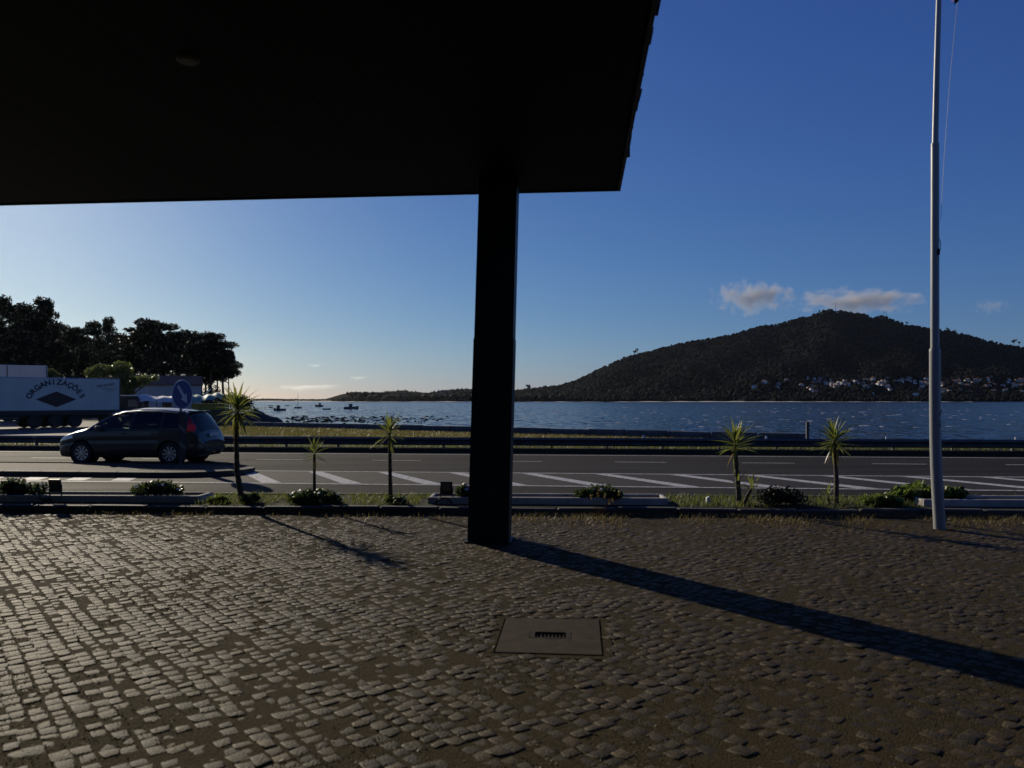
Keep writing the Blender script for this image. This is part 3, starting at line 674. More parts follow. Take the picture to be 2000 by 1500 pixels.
tag(place('hill_woodland', crowns('hill_woodland', X, Y, Z, TREEH(uu)*1.05, M['hill_leaf'])), 'dark continuous woodland covering the hill and headland across the water', 'woodland', kind='stuff')
# masts on the summit
for (px_, v0, v1, lab) in ((1632,589,604,'lone thin mast on the rounded top of the hill'),(1726,602,617,'taller of the two thin masts on the hill shoulder'),(1731,607,617,'shorter of the two thin masts on the hill shoulder')):
    Yr = float(np.interp(px_, ridY[:,0], ridY[:,1])); a, b_ = at(px_,v1+6,Yr), at(px_,v0,Yr); t = empty('antenna_mast', a, 0, lab, 'mast'); H = b_[2]-a[2]
    MB().tube([(0,0,0),(0,0,H*.7),(0,0,H)], [.8,.55,.25], 6).build('shaft', M['galv'], t)
    for z in (.62,.8): MB().box((0,0,H*z), (2.2,.5,.5)).build('cross_arm', M['galv'], t)

# ------------------------------------------------------------------ trees
def pine(seed, H=1.0, kind=0):
    """unit pine, height about 10 m; returns (trunk mesh, crown mesh)"""
    r = random.Random(seed); rs = np.random.default_rng(seed); H = 10.0; mb = MB()
    lean = (r.uniform(-.5,.5), r.uniform(-.5,.5)); tp = [(0,0,-.4)]
    for k in range(1,7): z = H*.9*k/6; tp.append((lean[0]*z/H+r.uniform(-.12,.12), lean[1]*z/H+r.uniform(-.12,.12), z))
    mb.tube(tp, [.26-.033*k for k in range(7)], 7); C = []
    cb = {0:.52, 1:.38, 2:.6, 3:.2}[kind]; cwid = {0:2.9, 1:2.1, 2:3.4, 3:2.6}[kind]; nc = {0:17, 1:20, 2:18, 3:26}[kind]
    for k in range(nc):
        f = k/(nc-1); z = H*(cb+(.96-cb)*f); sp = cwid*(1-.75*max(0,f-.45)/.55 if kind != 2 else 1-.55*max(0,f-.6)/.4)*r.uniform(.45,1)*(.7+.3*min(1,f*4))
        a = k*2.4+r.uniform(-.4,.4); e = (tp[3][0]+sp*math.cos(a), tp[3][1]+sp*math.sin(a), z+r.uniform(-.2,.3)); z0 = z-sp*.38
        mb.tube([(lean[0]*z0/H,lean[1]*z0/H,z0), (e[0]*.5,e[1]*.5,z0+(e[2]-z0)*.4), (e[0],e[1],e[2]-.1)], [.09,.06,.03], 5)
        s = r.uniform(.65,1.15); C.append((e[0],e[1],e[2], s*1.15, s*1.15, s*.52))
        if r.random() < .6: C.append((e[0]*.5+r.uniform(-.3,.3), e[1]*.5+r.uniform(-.3,.3), e[2]-.1, s*.8, s*.8, s*.4))
    C.append((lean[0],lean[1],H*.95,.8,.8,.45))
    return mb.mesh('trunk', M['bark'], True), leaves('crown', C, 6500, .40, M['pine_leaf'], aspect=3.0, rs=rs, up=.3)
PV = [pine(11,kind=0), pine(12,kind=1), pine(13,kind=2), pine(14,kind=0), pine(15,kind=1), pine(16,kind=2), pine(17,kind=3)]
def tree(px_, vt, Y, var, sx, label, group='pines on the headland', gz=0.0, name='pine_tree'):
    c = at(px_, 781, Y); H = CAMH+(HOR-vt)/FPX*Y-gz; s = H/10.0
    t = empty(name, (c[0],c[1],gz), random.uniform(0,6.28), label, 'tree', group); t.scale = (s*sx,s*sx,s)
    place('trunk', PV[var][0], t); place('crown', PV[var][1], t); return t
mass = 'dark pine merged into the dense black grove behind the white trailer'
PL = [(-90,560,120,1,1.0,mass),(-35,572,118,6,1.0,mass),(8,584,112,1,1.0,'tall dense pine at the left edge, highest of the grove'),(52,594,120,4,.9,'tall pine with a knobbly top, second from the left edge'),
 (86,588,116,1,.8,'slim tall pine whose tip ends the high left part of the grove'),(112,632,128,0,1.0,'pine with a small side tuft stepping down from the high grove'),(150,640,132,3,1.0,mass),
 (178,627,140,4,.75,'open straggly pine with forked tips rising from the middle grove'),(212,626,138,1,.6,'thin pine with a bare leaning tip in the middle of the grove'),(238,655,134,0,1.1,mass),
 (278,634,126,2,1.0,'broad flat-topped pine in the middle of the grove'),(318,628,124,2,1.1,'widest flat-topped umbrella pine, right of the grove centre'),(375,652,140,0,1.05,'rounded pine second from the right end of the grove'),
 (412,650,136,2,.95,'umbrella pine near the right end of the grove with bare trunks below'),(436,668,138,0,.9,'rightmost pine of the grove, leaning out over the water')]
PL += [(398,664,142,4,.7,'slim pine third from the right end of the grove, bare trunk below'),(424,676,143,0,.7,mass),(446,684,146,3,.6,mass),(408,680,147,0,.7,mass)]
for a in PL: tree(*a)
for (px_, vt, Y, var) in ((30,640,105,6),(75,650,110,6),(-20,640,108,6),(120,672,112,6),(165,672,118,6),(205,682,116,6),(250,684,120,6),(290,684,114,6),(335,690,118,6),(365,702,122,6),(60,610,130,3),(130,655,140,0),(260,660,142,3),(345,650,142,3),(395,676,144,3)):
    tree(px_, vt, Y, var, 1.15, mass)
# low scrub on the point under the right pines
for (px_, vt, Y) in ((400,752,150),(455,768,150),(476,773,152),(430,764,150)):
    c = at(px_,790,Y); o = empty('shore_bush', (c[0],c[1],-.3), 0, 'low dark scrub at the foot of the rightmost pines', 'bush', 'scrub on the point'); hh_ = CAMH+(HOR-vt)/FPX*Y+.3
    place('foliage', leaves('foliage', [(random.uniform(-2.2,2.2),random.uniform(-1,1),random.uniform(.3,.75)*hh_,1.4,1.2,.35*hh_) for _ in range(7)], 1400, .4, M['dark_leaf']), o)
    MB().tube([(0,0,-.2),(0,0,hh_*.6)], [.1,.04], 6).build('stem', M['bark'], o)
# light green broadleaf tree behind the trailer
def broad(px_, Y, crown, n, label, mat_, size, gz=-.1, name='broadleaf_tree'):
    c = at(px_,781,Y); t = empty(name, (c[0],c[1],gz), 0, label, 'tree'); C = []
    for (cx, cy, rx, rz) in crown:
        p = at(cx,cy,Y); C.append((p[0]-c[0], random.uniform(-.6,.6), p[2]-gz, rx/FPX*Y, rx/FPX*Y*.9, rz/FPX*Y))
    mb = MB(); mb.tube([(0,0,-.2),(.05,0,.8),(0,0,1.6)], [.16,.13,.11], 8)
    for q in C: mb.tube([(0,0,1.4),(q[0]*.5,q[1]*.5,(1.4+q[2])*.52),(q[0],q[1],q[2])], [.08,.05,.02], 5)
    mb.build('trunk', M['bark'], t, True); place('crown', leaves('crown', C, n, size, mat_, aspect=1.7), t); return t
broad(232,66,[(180,728,20,14),(200,724,18,14),(232,722,22,18),(240,745,26,20),(222,742,22,18),(262,748,18,12),(285,742,14,10),(300,738,9,8),(250,768,18,14)], 6500, 'light green leafy tree between the trailer and the pale house', M['broad_leaf'], .22)
broad(101,72,[(100,728,9,8),(108,733,8,6),(94,735,8,6)], 900, 'small green tree top peeking over the trailer roof', M['broad_leaf'], .22)

# the row of pine trunks on the headland with sky between them
for k in range(28):
    px_ = 684+2.5*k+random.uniform(-1,1); Y = 1620+random.uniform(-60,60); c = at(px_,781,Y); H = 17.5+random.uniform(-2,2.0)
    t = empty('headland_pine', (c[0],c[1],-1.3), random.uniform(0,6), 'tiny pine in the far row on the headland with bright sky between its trunks', 'tree', 'row of pines on the headland'); 
    MB().tube([(0,0,-.5),(0,0,H*.8)], [.6,.35], 5).build('trunk', M['bark'], t)
    mb = crowns('crown', rng.normal(size=5)*2.6, rng.normal(size=5)*2.6, np.full(5,H*.74)+rng.random(5)*1.5, np.full(5,5.0), M['hill_leaf'], .62); place('crown', mb, t)
for (px_, v, s, lab) in ((1980,664,13,'tall lone tree on the ridge at the right edge'),(1991,668,9,'smaller tree beside the lone ridge tree at the right edge'),(1852,641,11,'clump-like tree on the ridge just right of the flagpole'),(1864,645,9,'small tree on the ridge right of the flagpole clump'),(1772,629,9,'tree on the ridge left of the flagpole'),(1240,686,10,'lone tree standing up from the left slope of the hill'),(1245,681,9,'upper of the two lone trees on the left slope'),(1033,753,11,'flat-topped tree rising above the low shore wood right of the column')):
    Yr = float(np.interp(px_, ridY[:,0], ridY[:,1])); c = at(px_, v, Yr); t = empty('ridge_tree', (c[0],c[1],c[2]-s*.75), 0, lab, 'tree')
    MB().tube([(0,0,-12),(0,0,s*.8)], [.7,.3], 5).build('trunk', M['bark'], t); place('crown', crowns('crown', rng.normal(size=7)*s*.28, rng.normal(size=7)*s*.2, s*.0+rng.random(7)*s*.65, np.full(7,s*.42), M['hill_leaf'], .5), t)

# ================================================================== OBJECTS
# ------------------------------------------------------------------ trailer with lettering
def wheel_set(parent, x, y, z, r=.48, wd=.28):
    t = MB().lathe([(r*.55,-wd/2),(r*.9,-wd/2),(r,-wd*.36),(r,wd*.36),(r*.9,wd/2),(r*.55,wd/2)], 20, 'y').build('wheel', M['rubber'], parent, True, loc=(x,y,z))
    MB().lathe([(0,-wd*.2),(r*.3,-wd*.22),(r*.34,-wd*.4),(r*.56,-wd*.46)], 16, 'y').build('hub', M['truck_dark'], t, True)
p0 = (-29.6, 58.0); LZ = -.09
tr = empty('trailer', (p0[0],p0[1],LZ), math.atan2(.764,.645), 'long white lorry trailer with arched blue lettering and a dark diamond', 'trailer')
TL = 13.6; zb, zt_ = .9, 3.54
MB().cbox((-TL/2,1.25,(zb+.35+zt_)/2), (TL,2.5,zt_-zb-.35), .03).build('box_body', M['trailer'], tr)
MB().box((-TL/2,1.25,zb+.17), (TL+.02,2.54,.34)).build('bottom_rail', M['truck_dark'], tr)
MB().box((-TL/2,-.012,zb+.30), (TL,.03,.05)).build('rub_strip', M['galv'], tr)
MB().tube([(-TL,-.01,zt_),(0,-.01,zt_)], .028, 8).build('roof_trim', M['chrome'], tr)
for xs_ in np.arange(-TL+.05,.01,1.94): MB().box((xs_,-.008,(zb+.35+zt_)/2), (.05,.018,zt_-zb-.42)).build('side_post', M['trailer'], tr)
MB().box((-.02,-.01,(zb+zt_)/2+.1), (.07,.05,zt_-zb-.3)).build('corner_post', M['galv'], tr)
MB().box((-TL/2,.55,.75), (TL-.4,.14,.26)).box((-TL/2,1.95,.75), (TL-.4,.14,.26)).build('chassis', M['truck_dark'], tr)
for x in (-3.1,-4.4,-5.7):
    for y in (.2,2.3): wheel_set(tr, x, y, .48)
MB().box((-4.4,.2,1.0-.02), (4.0,.34,.03)).build('mudguard', M['truck_dark'], tr)
MB().box((-10.2,.35,.5), (.14,.14,.8)).box((-10.2,.35,.06), (.3,.3,.08)).build('landing_leg', M['truck_dark'], tr)
for z in (.5,.75): MB().box((-8.0,.05,z), (2.6,.04,.1)).build('side_guard', M['galv'], tr)
MB().box((-.1,1.25,.5), (.1,2.2,.14)).build('rear_bumper', M['truck_dark'], tr)
TY = -.024
cx_, cz_, RR = -4.38, 1.30+.09, 1.80
s_ = 'ORGANIZAÇÕES'
for k, ch in enumerate(s_):
    a = R(-60+120*k/(len(s_)-1)); me = text_mesh(ch, .52, M['navy'], bold=.03)
    o = place('letter', me, tr, (cx_+RR*math.sin(a), TY, cz_+RR*math.cos(a)-.1), (0,0,0)); o.rotation_euler = (Matrix.Rotation(a,3,'Y') @ Matrix.Rotation(R(90),3,'X')).to_euler()
dcz = 1.94+.09
MB().prism([(cx_-1.32,dcz),(cx_,dcz-.56),(cx_+1.32,dcz),(cx_,dcz+.56)], TY, -.0185).build('diamond', M['maroon'], tr)
place('diamond_lettering', text_mesh('ROVI', .46, M['olive']), tr, (cx_,TY-.008,dcz-.16), (R(90),0,0))
place('phone_number', text_mesh('258 332 834', .25, M['navy'], .25), tr, (-1.05,TY,3.0), (R(90),R(-9),0))
MB().box((-.85,TY,2.82), (1.0,.006,.025)).build('underline', M['navy'], tr)
MB().box((-.75,TY,2.70), (.7,.006,.02)).build('underline', M['navy'], tr)
# second box trailer behind: only its top shows
c0 = at(92,714,70); t = empty('box_trailer', (c0[0],c0[1],-.09), math.atan2(.5,.866), 'plain pale box trailer showing above the lettered one, at the left edge', 'trailer')
H = c0[2]+.09; MB().cbox((-6,1.25,(H+1)/2), (12,2.5,H-1), .04).build('box_body', M['trailer'], t)
MB().box((-6,1.25,.85), (12,2.4,.28)).build('chassis', M['truck_dark'], t)
for x in (-1.6,-3.0,-10.2):
    for y in (.2,2.3): wheel_set(t, x, y, .48)
for x in (0,-3,-6,-9): MB().box((x-.05,-.01,(H+1)/2), (.08,.03,H-1.1)).build('side_post', M['galv'], t)

# pale house with gable behind the stalls
t = empty('gabled_house', (at(368,781,84)[0], 84, -.1), R(26), 'pale low house with a gable end half hidden by the round blue sign', 'house')
mb = MB(); hw_, ln, hh, rg = 1.75, 10.5, 3.55, 4.45
mb.prism([(-hw_,-.2),(hw_,-.2),(hw_,hh),(0,rg),(-hw_,hh)], 0, 1, 'x')
mb.v = [((-ln if v[0] == 1 else 0)+1.2, v[1], v[2]) for v in mb.v]; mb.build('wall', M['render_wall'], t)
mb = MB(); e = .12
for sgn in (-1,1):
    mb.add([(1.35,sgn*(hw_+.18),hh-.04),(1.35,0,rg+.04),(-ln+1.1,0,rg+.04),(-ln+1.1,sgn*(hw_+.18),hh-.04),(1.35,sgn*(hw_+.18),hh+e),(1.35,0,rg+.04+e),(-ln+1.1,0,rg+.04+e),(-ln+1.1,sgn*(hw_+.18),hh+e)], [(0,1,2,3),(4,7,6,5),(0,4,5,1),(1,5,6,2),(2,6,7,3),(3,7,4,0)])
mb.build('roof', M['tile_roof'], t)
for (x, z, dx, dz) in ((-2.2,1.7,.9,1.0),(-4.4,1.7,.9,1.0),(-7.0,1.5,.9,1.9)):
    f = MB().box((x,-hw_-.02,z), (dx,.06,dz)).build('window', M['window_dark'], t); MB().box((x,-hw_-.06,z-dz/2-.05), (dx+.2,.1,.07)).build('sill', M['concrete'], f)
MB().box((1.21,.1,1.5), (.06,.8,1.9)).build('door', M['wood'], t)
MB().box((1.23,.1,2.9), (.05,.45,.5)).build('vent', M['red_paint'], t)
# market stall with a white and green tarpaulin
c0 = at(350,781,62); t = empty('market_stall', (c0[0],62,-.1), R(14), 'open market stall with a sagging white and green tarpaulin behind the car', 'stall')
def tarp(x0, x1, m, ph):
    V = []; F = []; nx, ny = 24, 8
    for j in range(ny+1):
        for i in range(nx+1):
            fx, fy = i/nx, j/ny; x = x0+(x1-x0)*fx; y = -1.6+3.4*fy
            z = 1.98+.42*math.sin(math.pi*min(1,fy*1.0))*.9+.07*math.sin(fx*9+ph)+.05*math.sin(fx*23+fy*4)+(.18*fx if ph else .0)-(.16 if fy == 0 else 0)*abs(math.sin(fx*7))
            V.append((x,y,z))
    for j in range(ny):
        for i in range(nx): a = j*(nx+1)+i; F.append((a,a+1,a+nx+2,a+nx+1))
    return np_mesh('tarpaulin', V, F, m, True)
place('tarpaulin', tarp(-3.6,.75,M['tarp_white'],0), t); place('tarpaulin', tarp(.78,3.4,M['tarp_green'],1.0), t)
for x in (-3.55,-1.4,.76,3.3):
    for y in (-1.55,1.7): MB().tube([(x,y,-.05),(x,y,2.03)], .03, 6).build('pole', M['galv'], t)
MB().box((2.3,.3,1.45), (2.5,2.2,.5)).build('signboard', M['yellow'], t); MB().box((2.3,.3,.6), (2.5,2.0,1.2)).build('counter', M['wood'], t)
MB().box((-1.4,.6,.5), (3.4,1.2,1.0)).build('counter', M['wood'], t)
MB().tube([(1.6,1.2,2.3),(2.25,1.2,2.9)], .03, 6).build('ridge_pole', M['white'], t)
for (x, c) in ((-2.4,'tarp_white'),(-1.8,'red_paint'),(-1.0,'navy'),(-.3,'white')): MB().cbox((x,.4,1.16), (.42,.4,.34), .03).build('goods', M[c], t)
# small flatbed lorry cab right of the trailer end
c0 = at(252,781,60.5); t = empty('lorry_cab', (c0[0],c0[1],-.09), R(20), 'dark lorry cab with a bright side window beside the trailer end', 'lorry')
MB().prism([(-1.0,.5),(1.0,.5),(1.0,1.5),(.85,2.05),(.6,2.28),(-1.0,2.28),(-1.05,1.4)], -1.0, 1.0, 'y').build('cab', M['truck_dark'], t)
MB().prism([(.05,1.45),(.75,1.45),(.62,2.0),(.05,2.0)], -1.015, -1.004, 'y').build('window', M['chrome'], t)
MB().box((-.1,0,2.33), (1.6,1.7,.07)).build('roof_fairing', M['white'], t)
MB().box((-.3,0,.62), (3.6,1.7,.2)).build('chassis', M['truck_dark'], t)
for x in (.3,-1.6):
    for y in (-.85,.85): wheel_set(t, x, y, .42, .42, .24)
# paper litter under the trailer
c0 = gnd(80,833,-.085); mb = MB(); mb.add([(-.6,0,.004),(.5,.1,.01),(.6,.5,.05),(.1,.45,.22),(-.2,.5,.05),(-.6,.4,.16)], [(0,1,3,5),(1,2,3),(3,4,5)])
tag(mb.build('paper_scrap', M['white'], loc=c0), 'crumpled white sheet lying on the ground below the trailer', 'litter')

# ------------------------------------------------------------------ keep-right sign on the island
c0 = gnd(356,905,.14); t = empty('traffic_sign', (c0[0],c0[1],.12), 0, 'round blue road sign with a white diagonal arrow on a striped post', 'sign')
tocam = math.atan2(-c0[1], -c0[0]); fac = tocam+R(50)      # facing direction, seen obliquely
t.rotation_euler = (0,0,fac+R(90))                          # local -y is the sign's front
zc = 2.05-.12; rr = .41
MB().tube([(0,.05,-.02),(0,.05,zc+.3)], .032, 10).build('post', M['galv'], t)
MB().lathe([(0,.006),(rr,.006),(rr,-.006),(rr-.03,-.007)], 48, 'y', (0,0,zc)).build('rim', M['sign_white'], t)
mb = MB().lathe([(0,-.0095),(rr-.028,-.0095),(rr-.028,-.004)], 48, 'y', (0,0,zc)); face = mb.build('disc', M['sign_blue'], t)
ar = [(-.045,.30),(.045,.30),(.045,-.06),(.14,-.06),(0,-.31),(-.14,-.06),(-.045,-.06)]; ca, sa = math.cos(R(38)), math.sin(R(38))
pts = [(x*ca-y*sa, zc+x*sa+y*ca) for x, y in ar]; mb = MB(); n_ = len(pts)
mb.v = [(x,-.0125,z) for x, z in pts]; mb.f = [(0,1,2,6),(3,4,5),(2,3,5,6)]; mb.build('arrow', M['sign_white'], t)
MB().box((0,.004,.78), (.26,.012,1.35)).build('hazard_panel', M['black'], t)
for k in range(6):
    z0 = .16+.23*k; mb = MB(); mb.v = [(-.125,-.004,z0+.16),(.125,-.004,z0-.02),(.125,-.004,z0+.09),(-.125,-.004,z0+.27)]; mb.f = [(0,1,2,3)]
    if z0+.27 < 1.46: mb.build('hazard_stripe', M['stripe_pale'] if k % 2 else M['stripe_red'], t)

# ------------------------------------------------------------------ car
def ip(x, tab):
    xs_, ys_ = zip(*tab); return float(np.interp(x, xs_, ys_))
def smooth_tab(tab):
    xs_, ys_ = map(np.array, zip(*tab)); xx = np.linspace(xs_[0], xs_[-1], 400); yy = np.interp(xx, xs_, ys_); kern = np.hanning(23); kern /= kern.sum()
    yy2 = np.convolve(np.pad(yy,11,'edge'), kern, 'valid'); return list(zip(xx, yy2))
ZC = smooth_tab([(0,.56),(.06,.70),(.16,.79),(.4,.90),(.75,1.02),(1.0,1.11),(1.4,1.34),(1.8,1.53),(2.1,1.61),(2.6,1.66),(3.2,1.655),(3.8,1.61),(4.12,1.55),(4.2,1.48),(4.4,1.10),(4.5,.92),(4.56,.80),(4.59,.62)])
ZB = smooth_tab([(0,.50),(.1,.66),(.3,.79),(.7,.92),(1.0,.97),(2,.99),(3.2,1.02),(4.0,1.05),(4.3,1.0),(4.5,.82),(4.59,.56)])
ZE = smooth_tab([(0,.53),(.1,.69),(.3,.83),(.7,.96),(1.0,1.03),(1.4,1.26),(1.8,1.45),(2.1,1.53),(2.6,1.57),(3.2,1.565),(3.8,1.52),(4.12,1.45),(4.3,1.18),(4.45,.95),(4.59,.59)])
HB = smooth_tab([(0,.50),(.05,.64),(.15,.73),(.35,.82),(.7,.88),(1.2,.905),(3.3,.905),(4.0,.88),(4.3,.84),(4.48,.78),(4.56,.70),(4.59,.6)])
HE = smooth_tab([(0,.46),(.15,.68),(.35,.74),(.7,.76),(1.0,.76),(1.6,.70),(2.2,.66),(3.4,.65),(4.1,.62),(4.3,.66),(4.48,.70),(4.59,.56)])
Z0 = [(0,.30),(.12,.2),(.5,.19),(4.2,.2),(4.45,.26),(4.59,.36)]
NX, NL, NG, NT = 170, 22, 18, 14
xs_ = np.concatenate([np.linspace(0,.16,12)[:-1], np.linspace(.16,4.46,NX-22), np.linspace(4.46,4.59,12)[1:]]); NX = len(xs_)
ring = []
for x in xs_:
    z0, zb_, ze, zc_ = ip(x,Z0), ip(x,ZB), ip(x,ZE), ip(x,ZC); hb_, he = ip(x,HB), ip(x,HE); pts = [(hb_-.12, z0)]
    for k in range(NL+1):
        f = k/NL; z = z0+.03+(zb_-z0-.03)*f; bul = 1-.075*max(0,(.32-f)/.32)**2-.012*max(0,(f-.75)/.25)**2-.010*math.exp(-((f-.62)/.05)**2)
        pts.append((hb_*bul, z))
    for k in range(1,NG+1):
        f = k/NG; pts.append((hb_*.988+(he-hb_*.988)*(f**1.25), zb_+(ze-zb_)*f))
    for k in range(1,NT+1):
        f = k/NT; y = he*(1-f); pts.append((y, ze+(zc_-ze)*(1-(1-f)**2.4)))
    ring.append(pts)
ring = np.array(ring); NR = ring.shape[1]
GX = {}   # part -> faces
WC = [(.92,.335),(3.65,.335)]; WR = .385
def part_of(x, y, z, j):
    if j <= NL+1:
        for wx, wz in WC:
            if (x-wx)**2+(z-wz)**2 < WR**2: return None
    zb_, ze = ip(x,ZB), ip(x,ZE)
    if NL < j <= NL+NG and 1.05 < x < 4.14:
        f = (z-zb_)/max(.01,ze-zb_)
        if .05 < f < .93 and ze-zb_ > .1:
            # quarter light | front door | rear door | rear quarter
            if 1.12 < x < 1.50-.0 and f < .88: return 'quarter_glass'
            if 1.57 < x < 2.42: return 'front_window'
            if 2.50 < x < 3.36: return 'rear_window'
            if 3.44 < x < 4.02-(1-f)*.10: return 'rear_quarter_glass'
            return 'pillar'
    if j > NL+NG:
        he = ip(x,HE)
        if 1.03 < x < 1.98 and y < he*.93: return 'windscreen'
        if 4.17 < x < 4.45 and y < he*.93: return 'tailgate_glass'
    if 4.16 < x < 4.36 and NL-5 < j <= NL+NG and z > .98 and z < 1.20: return 'tail_lamp'
    if 4.10 < x < 4.24 and NL < j <= NL+NG and z >= 1.20 and z < 1.40: return 'upper_lamp'
    if .06 < x < .62 and NL-5 < j <= NL+2 and z > .655+.16*x: return 'headlamp'
    return 'body'
mirror = {}
for i in range(NX-1):
    for j in range(NR-1):
        c = (ring[i,j]+ring[i+1,j]+ring[i,j+1]+ring[i+1,j+1])/4; x = (xs_[i]+xs_[i+1])/2
        p = part_of(x, c[0], c[1], j)
        if p: GX.setdefault(p, []).append((i,j))
car = empty('parked_car', (0,0,0)); car.name = 'car'; tag(car, 'dark grey-green people carrier with its red tail lamp lit, driving left on the road', 'car')
def V3(i, j, s): return (float(xs_[i]), s*float(ring[i,j,0]), float(ring[i,j,1]))
def car_part(name, fl, m, sides=(1,-1), parent=car):
    idx = {}; V = []; F = []
    for s in sides:
        for (i, j) in fl:
            q = []
            for a, b_ in ((i,j),(i+1,j),(i+1,j+1),(i,j+1)):
                k = (a,b_,s if ring[a,b_,0] > 1e-6 else 0)
                if k not in idx: idx[k] = len(V); V.append(V3(a,b_,s))
                q.append(idx[k])
            F.append(tuple(q if s < 0 else q[::-1]))
    me = bpy.data.meshes.new(name); me.from_pydata(V, [], F); me.update(); me.materials.append(m); me.polygons.foreach_set('use_smooth', np.ones(len(F), bool))
    return place(name, me, parent)
body = car_part('body', GX['body'], M['car'])
car_part('pillars', GX['pillar'], M['car_trim'])
car_part('windscreen', GX['windscreen'], M['glass']); car_part('tailgate_glass', GX['tailgate_glass'], M['glass_dark'])
for s in (1,-1):
    for nm, mt in (('quarter_glass','glass'),('front_window','glass'),('rear_window','glass_dark'),('rear_quarter_glass','glass_dark')): car_part(nm, GX[nm], M[mt], (s,))
    car_part('tail_lamp', GX['tail_lamp'], M['tail_lit'], (s,)); car_part('upper_lamp', GX['upper_lamp'], M['tail'], (s,)); car_part('headlamp', GX['headlamp'], M['headlamp'], (s,))
# end caps, floor
for i in (0, NX-1):
    vs = [V3(i,j,1) for j in range(NR)]+[V3(i,j,-1) for j in range(NR-2,-1,-1)]; MB().add(vs, [tuple(range(len(vs)))]).build('bumper_face', M['car'], car)
MB().box((2.3,0,.26), (4.2,1.50,.08)).build('floor_pan', M['car_trim'], car)
for wx, wz in WC:
    for s in (-1,1):
        MB().lathe([(WR-.005,-.16),(WR-.005,.16),(.06,.16)], 24, 'y', (wx,0,wz)).build('wheel_arch', M['car_trim'], car, loc=(0,s*.70,0), rot=(0,0,0))
        # tyre + rim with nine wedge spokes
        ty = MB().lathe([(.215,-.10),(.29,-.105),(.322,-.085),(.33,-.05),(.33,.05),(.322,.085),(.29,.105),(.215,.10)], 36, 'y').build('wheel', M['rubber'], car, True, loc=(wx,s*.795,.33))
        rim = MB().lathe([(.20,-.09),(.225,-.095),(.228,-.07),(.21,-.03),(.21,.06)], 36, 'y'); sg = 1
        if s > 0: rim = MB().lathe([(.20,.09),(.225,.095),(.228,.07),(.21,.03),(.21,-.06)], 36, 'y')
        rim.build('rim', M['alloy'], ty, True)
        MB().lathe([(0,s*.02),(.205,s*.02)], 24, 'y').build('brake_disc', M['car_trim'], ty)
        for k in range(9):
            a = 2*math.pi*k/9+.2*s; mb = MB(); d0 = (math.cos(a), math.sin(a)); n0 = (-d0[1], d0[0])
            q = [(.045,.012),(.205,.036)]; vs = []
            for yy_ in (s*.075, s*.05):
                for (r0, hw0) in q:
                    for sg in (-1,1): vs.append((d0[0]*r0+n0[0]*hw0*sg, yy_, d0[1]*r0+n0[1]*hw0*sg))
            mb.add(vs, [(0,1,3,2),(4,6,7,5),(0,2,6,4),(1,5,7,3),(2,3,7,6)]); mb.build('spoke', M['alloy'], ty)
        MB().lathe([(0,s*.085),(.05,s*.08),(.055,s*.05)], 16, 'y').build('hub_cap', M['alloy'], ty)
for s in (-1,1):
    mm = MB(); mm.cbox((1.52,s*1.0,1.06), (.12,.2,.15), .03).box((1.55,s*.9,1.0), (.05,.12,.04)); mm.build('wing_mirror', M['car'], car)
    for x in (2.27,3.2): MB().cbox((x,s*.905,.90), (.2,.035,.035), .01).build('door_handle', M['car_trim'], car)
    for x, za in ((1.35,.32),(2.46,.25),(3.30,.66)): MB().box((x,s*.8945,(za+.93)/2), (.010,.02,.93-za)).build('door_seam', M['black'], car)
    MB().box((2.3,s*.889,.47), (1.7,.03,.04)).build('side_moulding', M['car_trim'], car)
    MB().tube([(1.75,s*.715,1.475),(2.1,s*.685,1.565),(2.6,s*.68,1.612),(3.3,s*.672,1.60),(3.95,s*.652,1.53)], .016, 6).build('roof_rail', M['chrome'], car)
MB().cbox((4.10,0,1.555), (.16,1.15,.03), .01).build('spoiler', M['car'], car)
MB().box((4.565,0,.86), (.03,.52,.11)).build('number_plate', M['plate'], car)
MB().box((4.575,0,.44), (.05,1.2,.14)).build('bumper_strip', M['car_trim'], car)
MB().box((.01,0,.42), (.03,.9,.16)).build('grille', M['car_trim'], car)
MB().prism([(1.0,.60),(1.0,.98),(1.25,1.02),(1.5,1.0),(1.62,.85),(1.62,.6)], -.78, .78, 'y').build('dashboard', M['seat'], car)
MB().lathe([(.17,-.01),(.185,0),(.17,.01),(.16,0),(.17,-.01)], 24, 'z').build('steering_wheel', M['seat'], car, True, loc=(1.72,-.37,1.02), rot=(0,R(-62),0))
for x, ys_2 in ((2.3,(-.37,.37)),(3.15,(-.5,0,.5)),(3.75,(-.32,.32))):
    for y in ys_2:
        mb = MB(); mb.prism([(x-.45,.55),(x,.5),(x+.14,1.12),(x+.02,1.15),(x-.12,.68),(x-.45,.70)], y-.23, y+.23, 'y'); st = mb.build('seat', M['seat'], car)
        MB().cbox((x+.11,y,1.27), (.09,.26,.19), .03).build('headrest', M['seat'], st)
MB().box((1.72,-.02,1.36), (.03,.22,.07)).build('rear_view_mirror', M['car_trim'], car)
# placed so the near wheels stand where the photo shows them
fw = gnd(163,906); fu = fw[0]*CT-fw[1]*ST; fwd = fw[0]*ST+fw[1]*CT
car.location = W(fu-.92, fwd+.80, .004); car.rotation_euler = (0,0,-TH-R(.5))

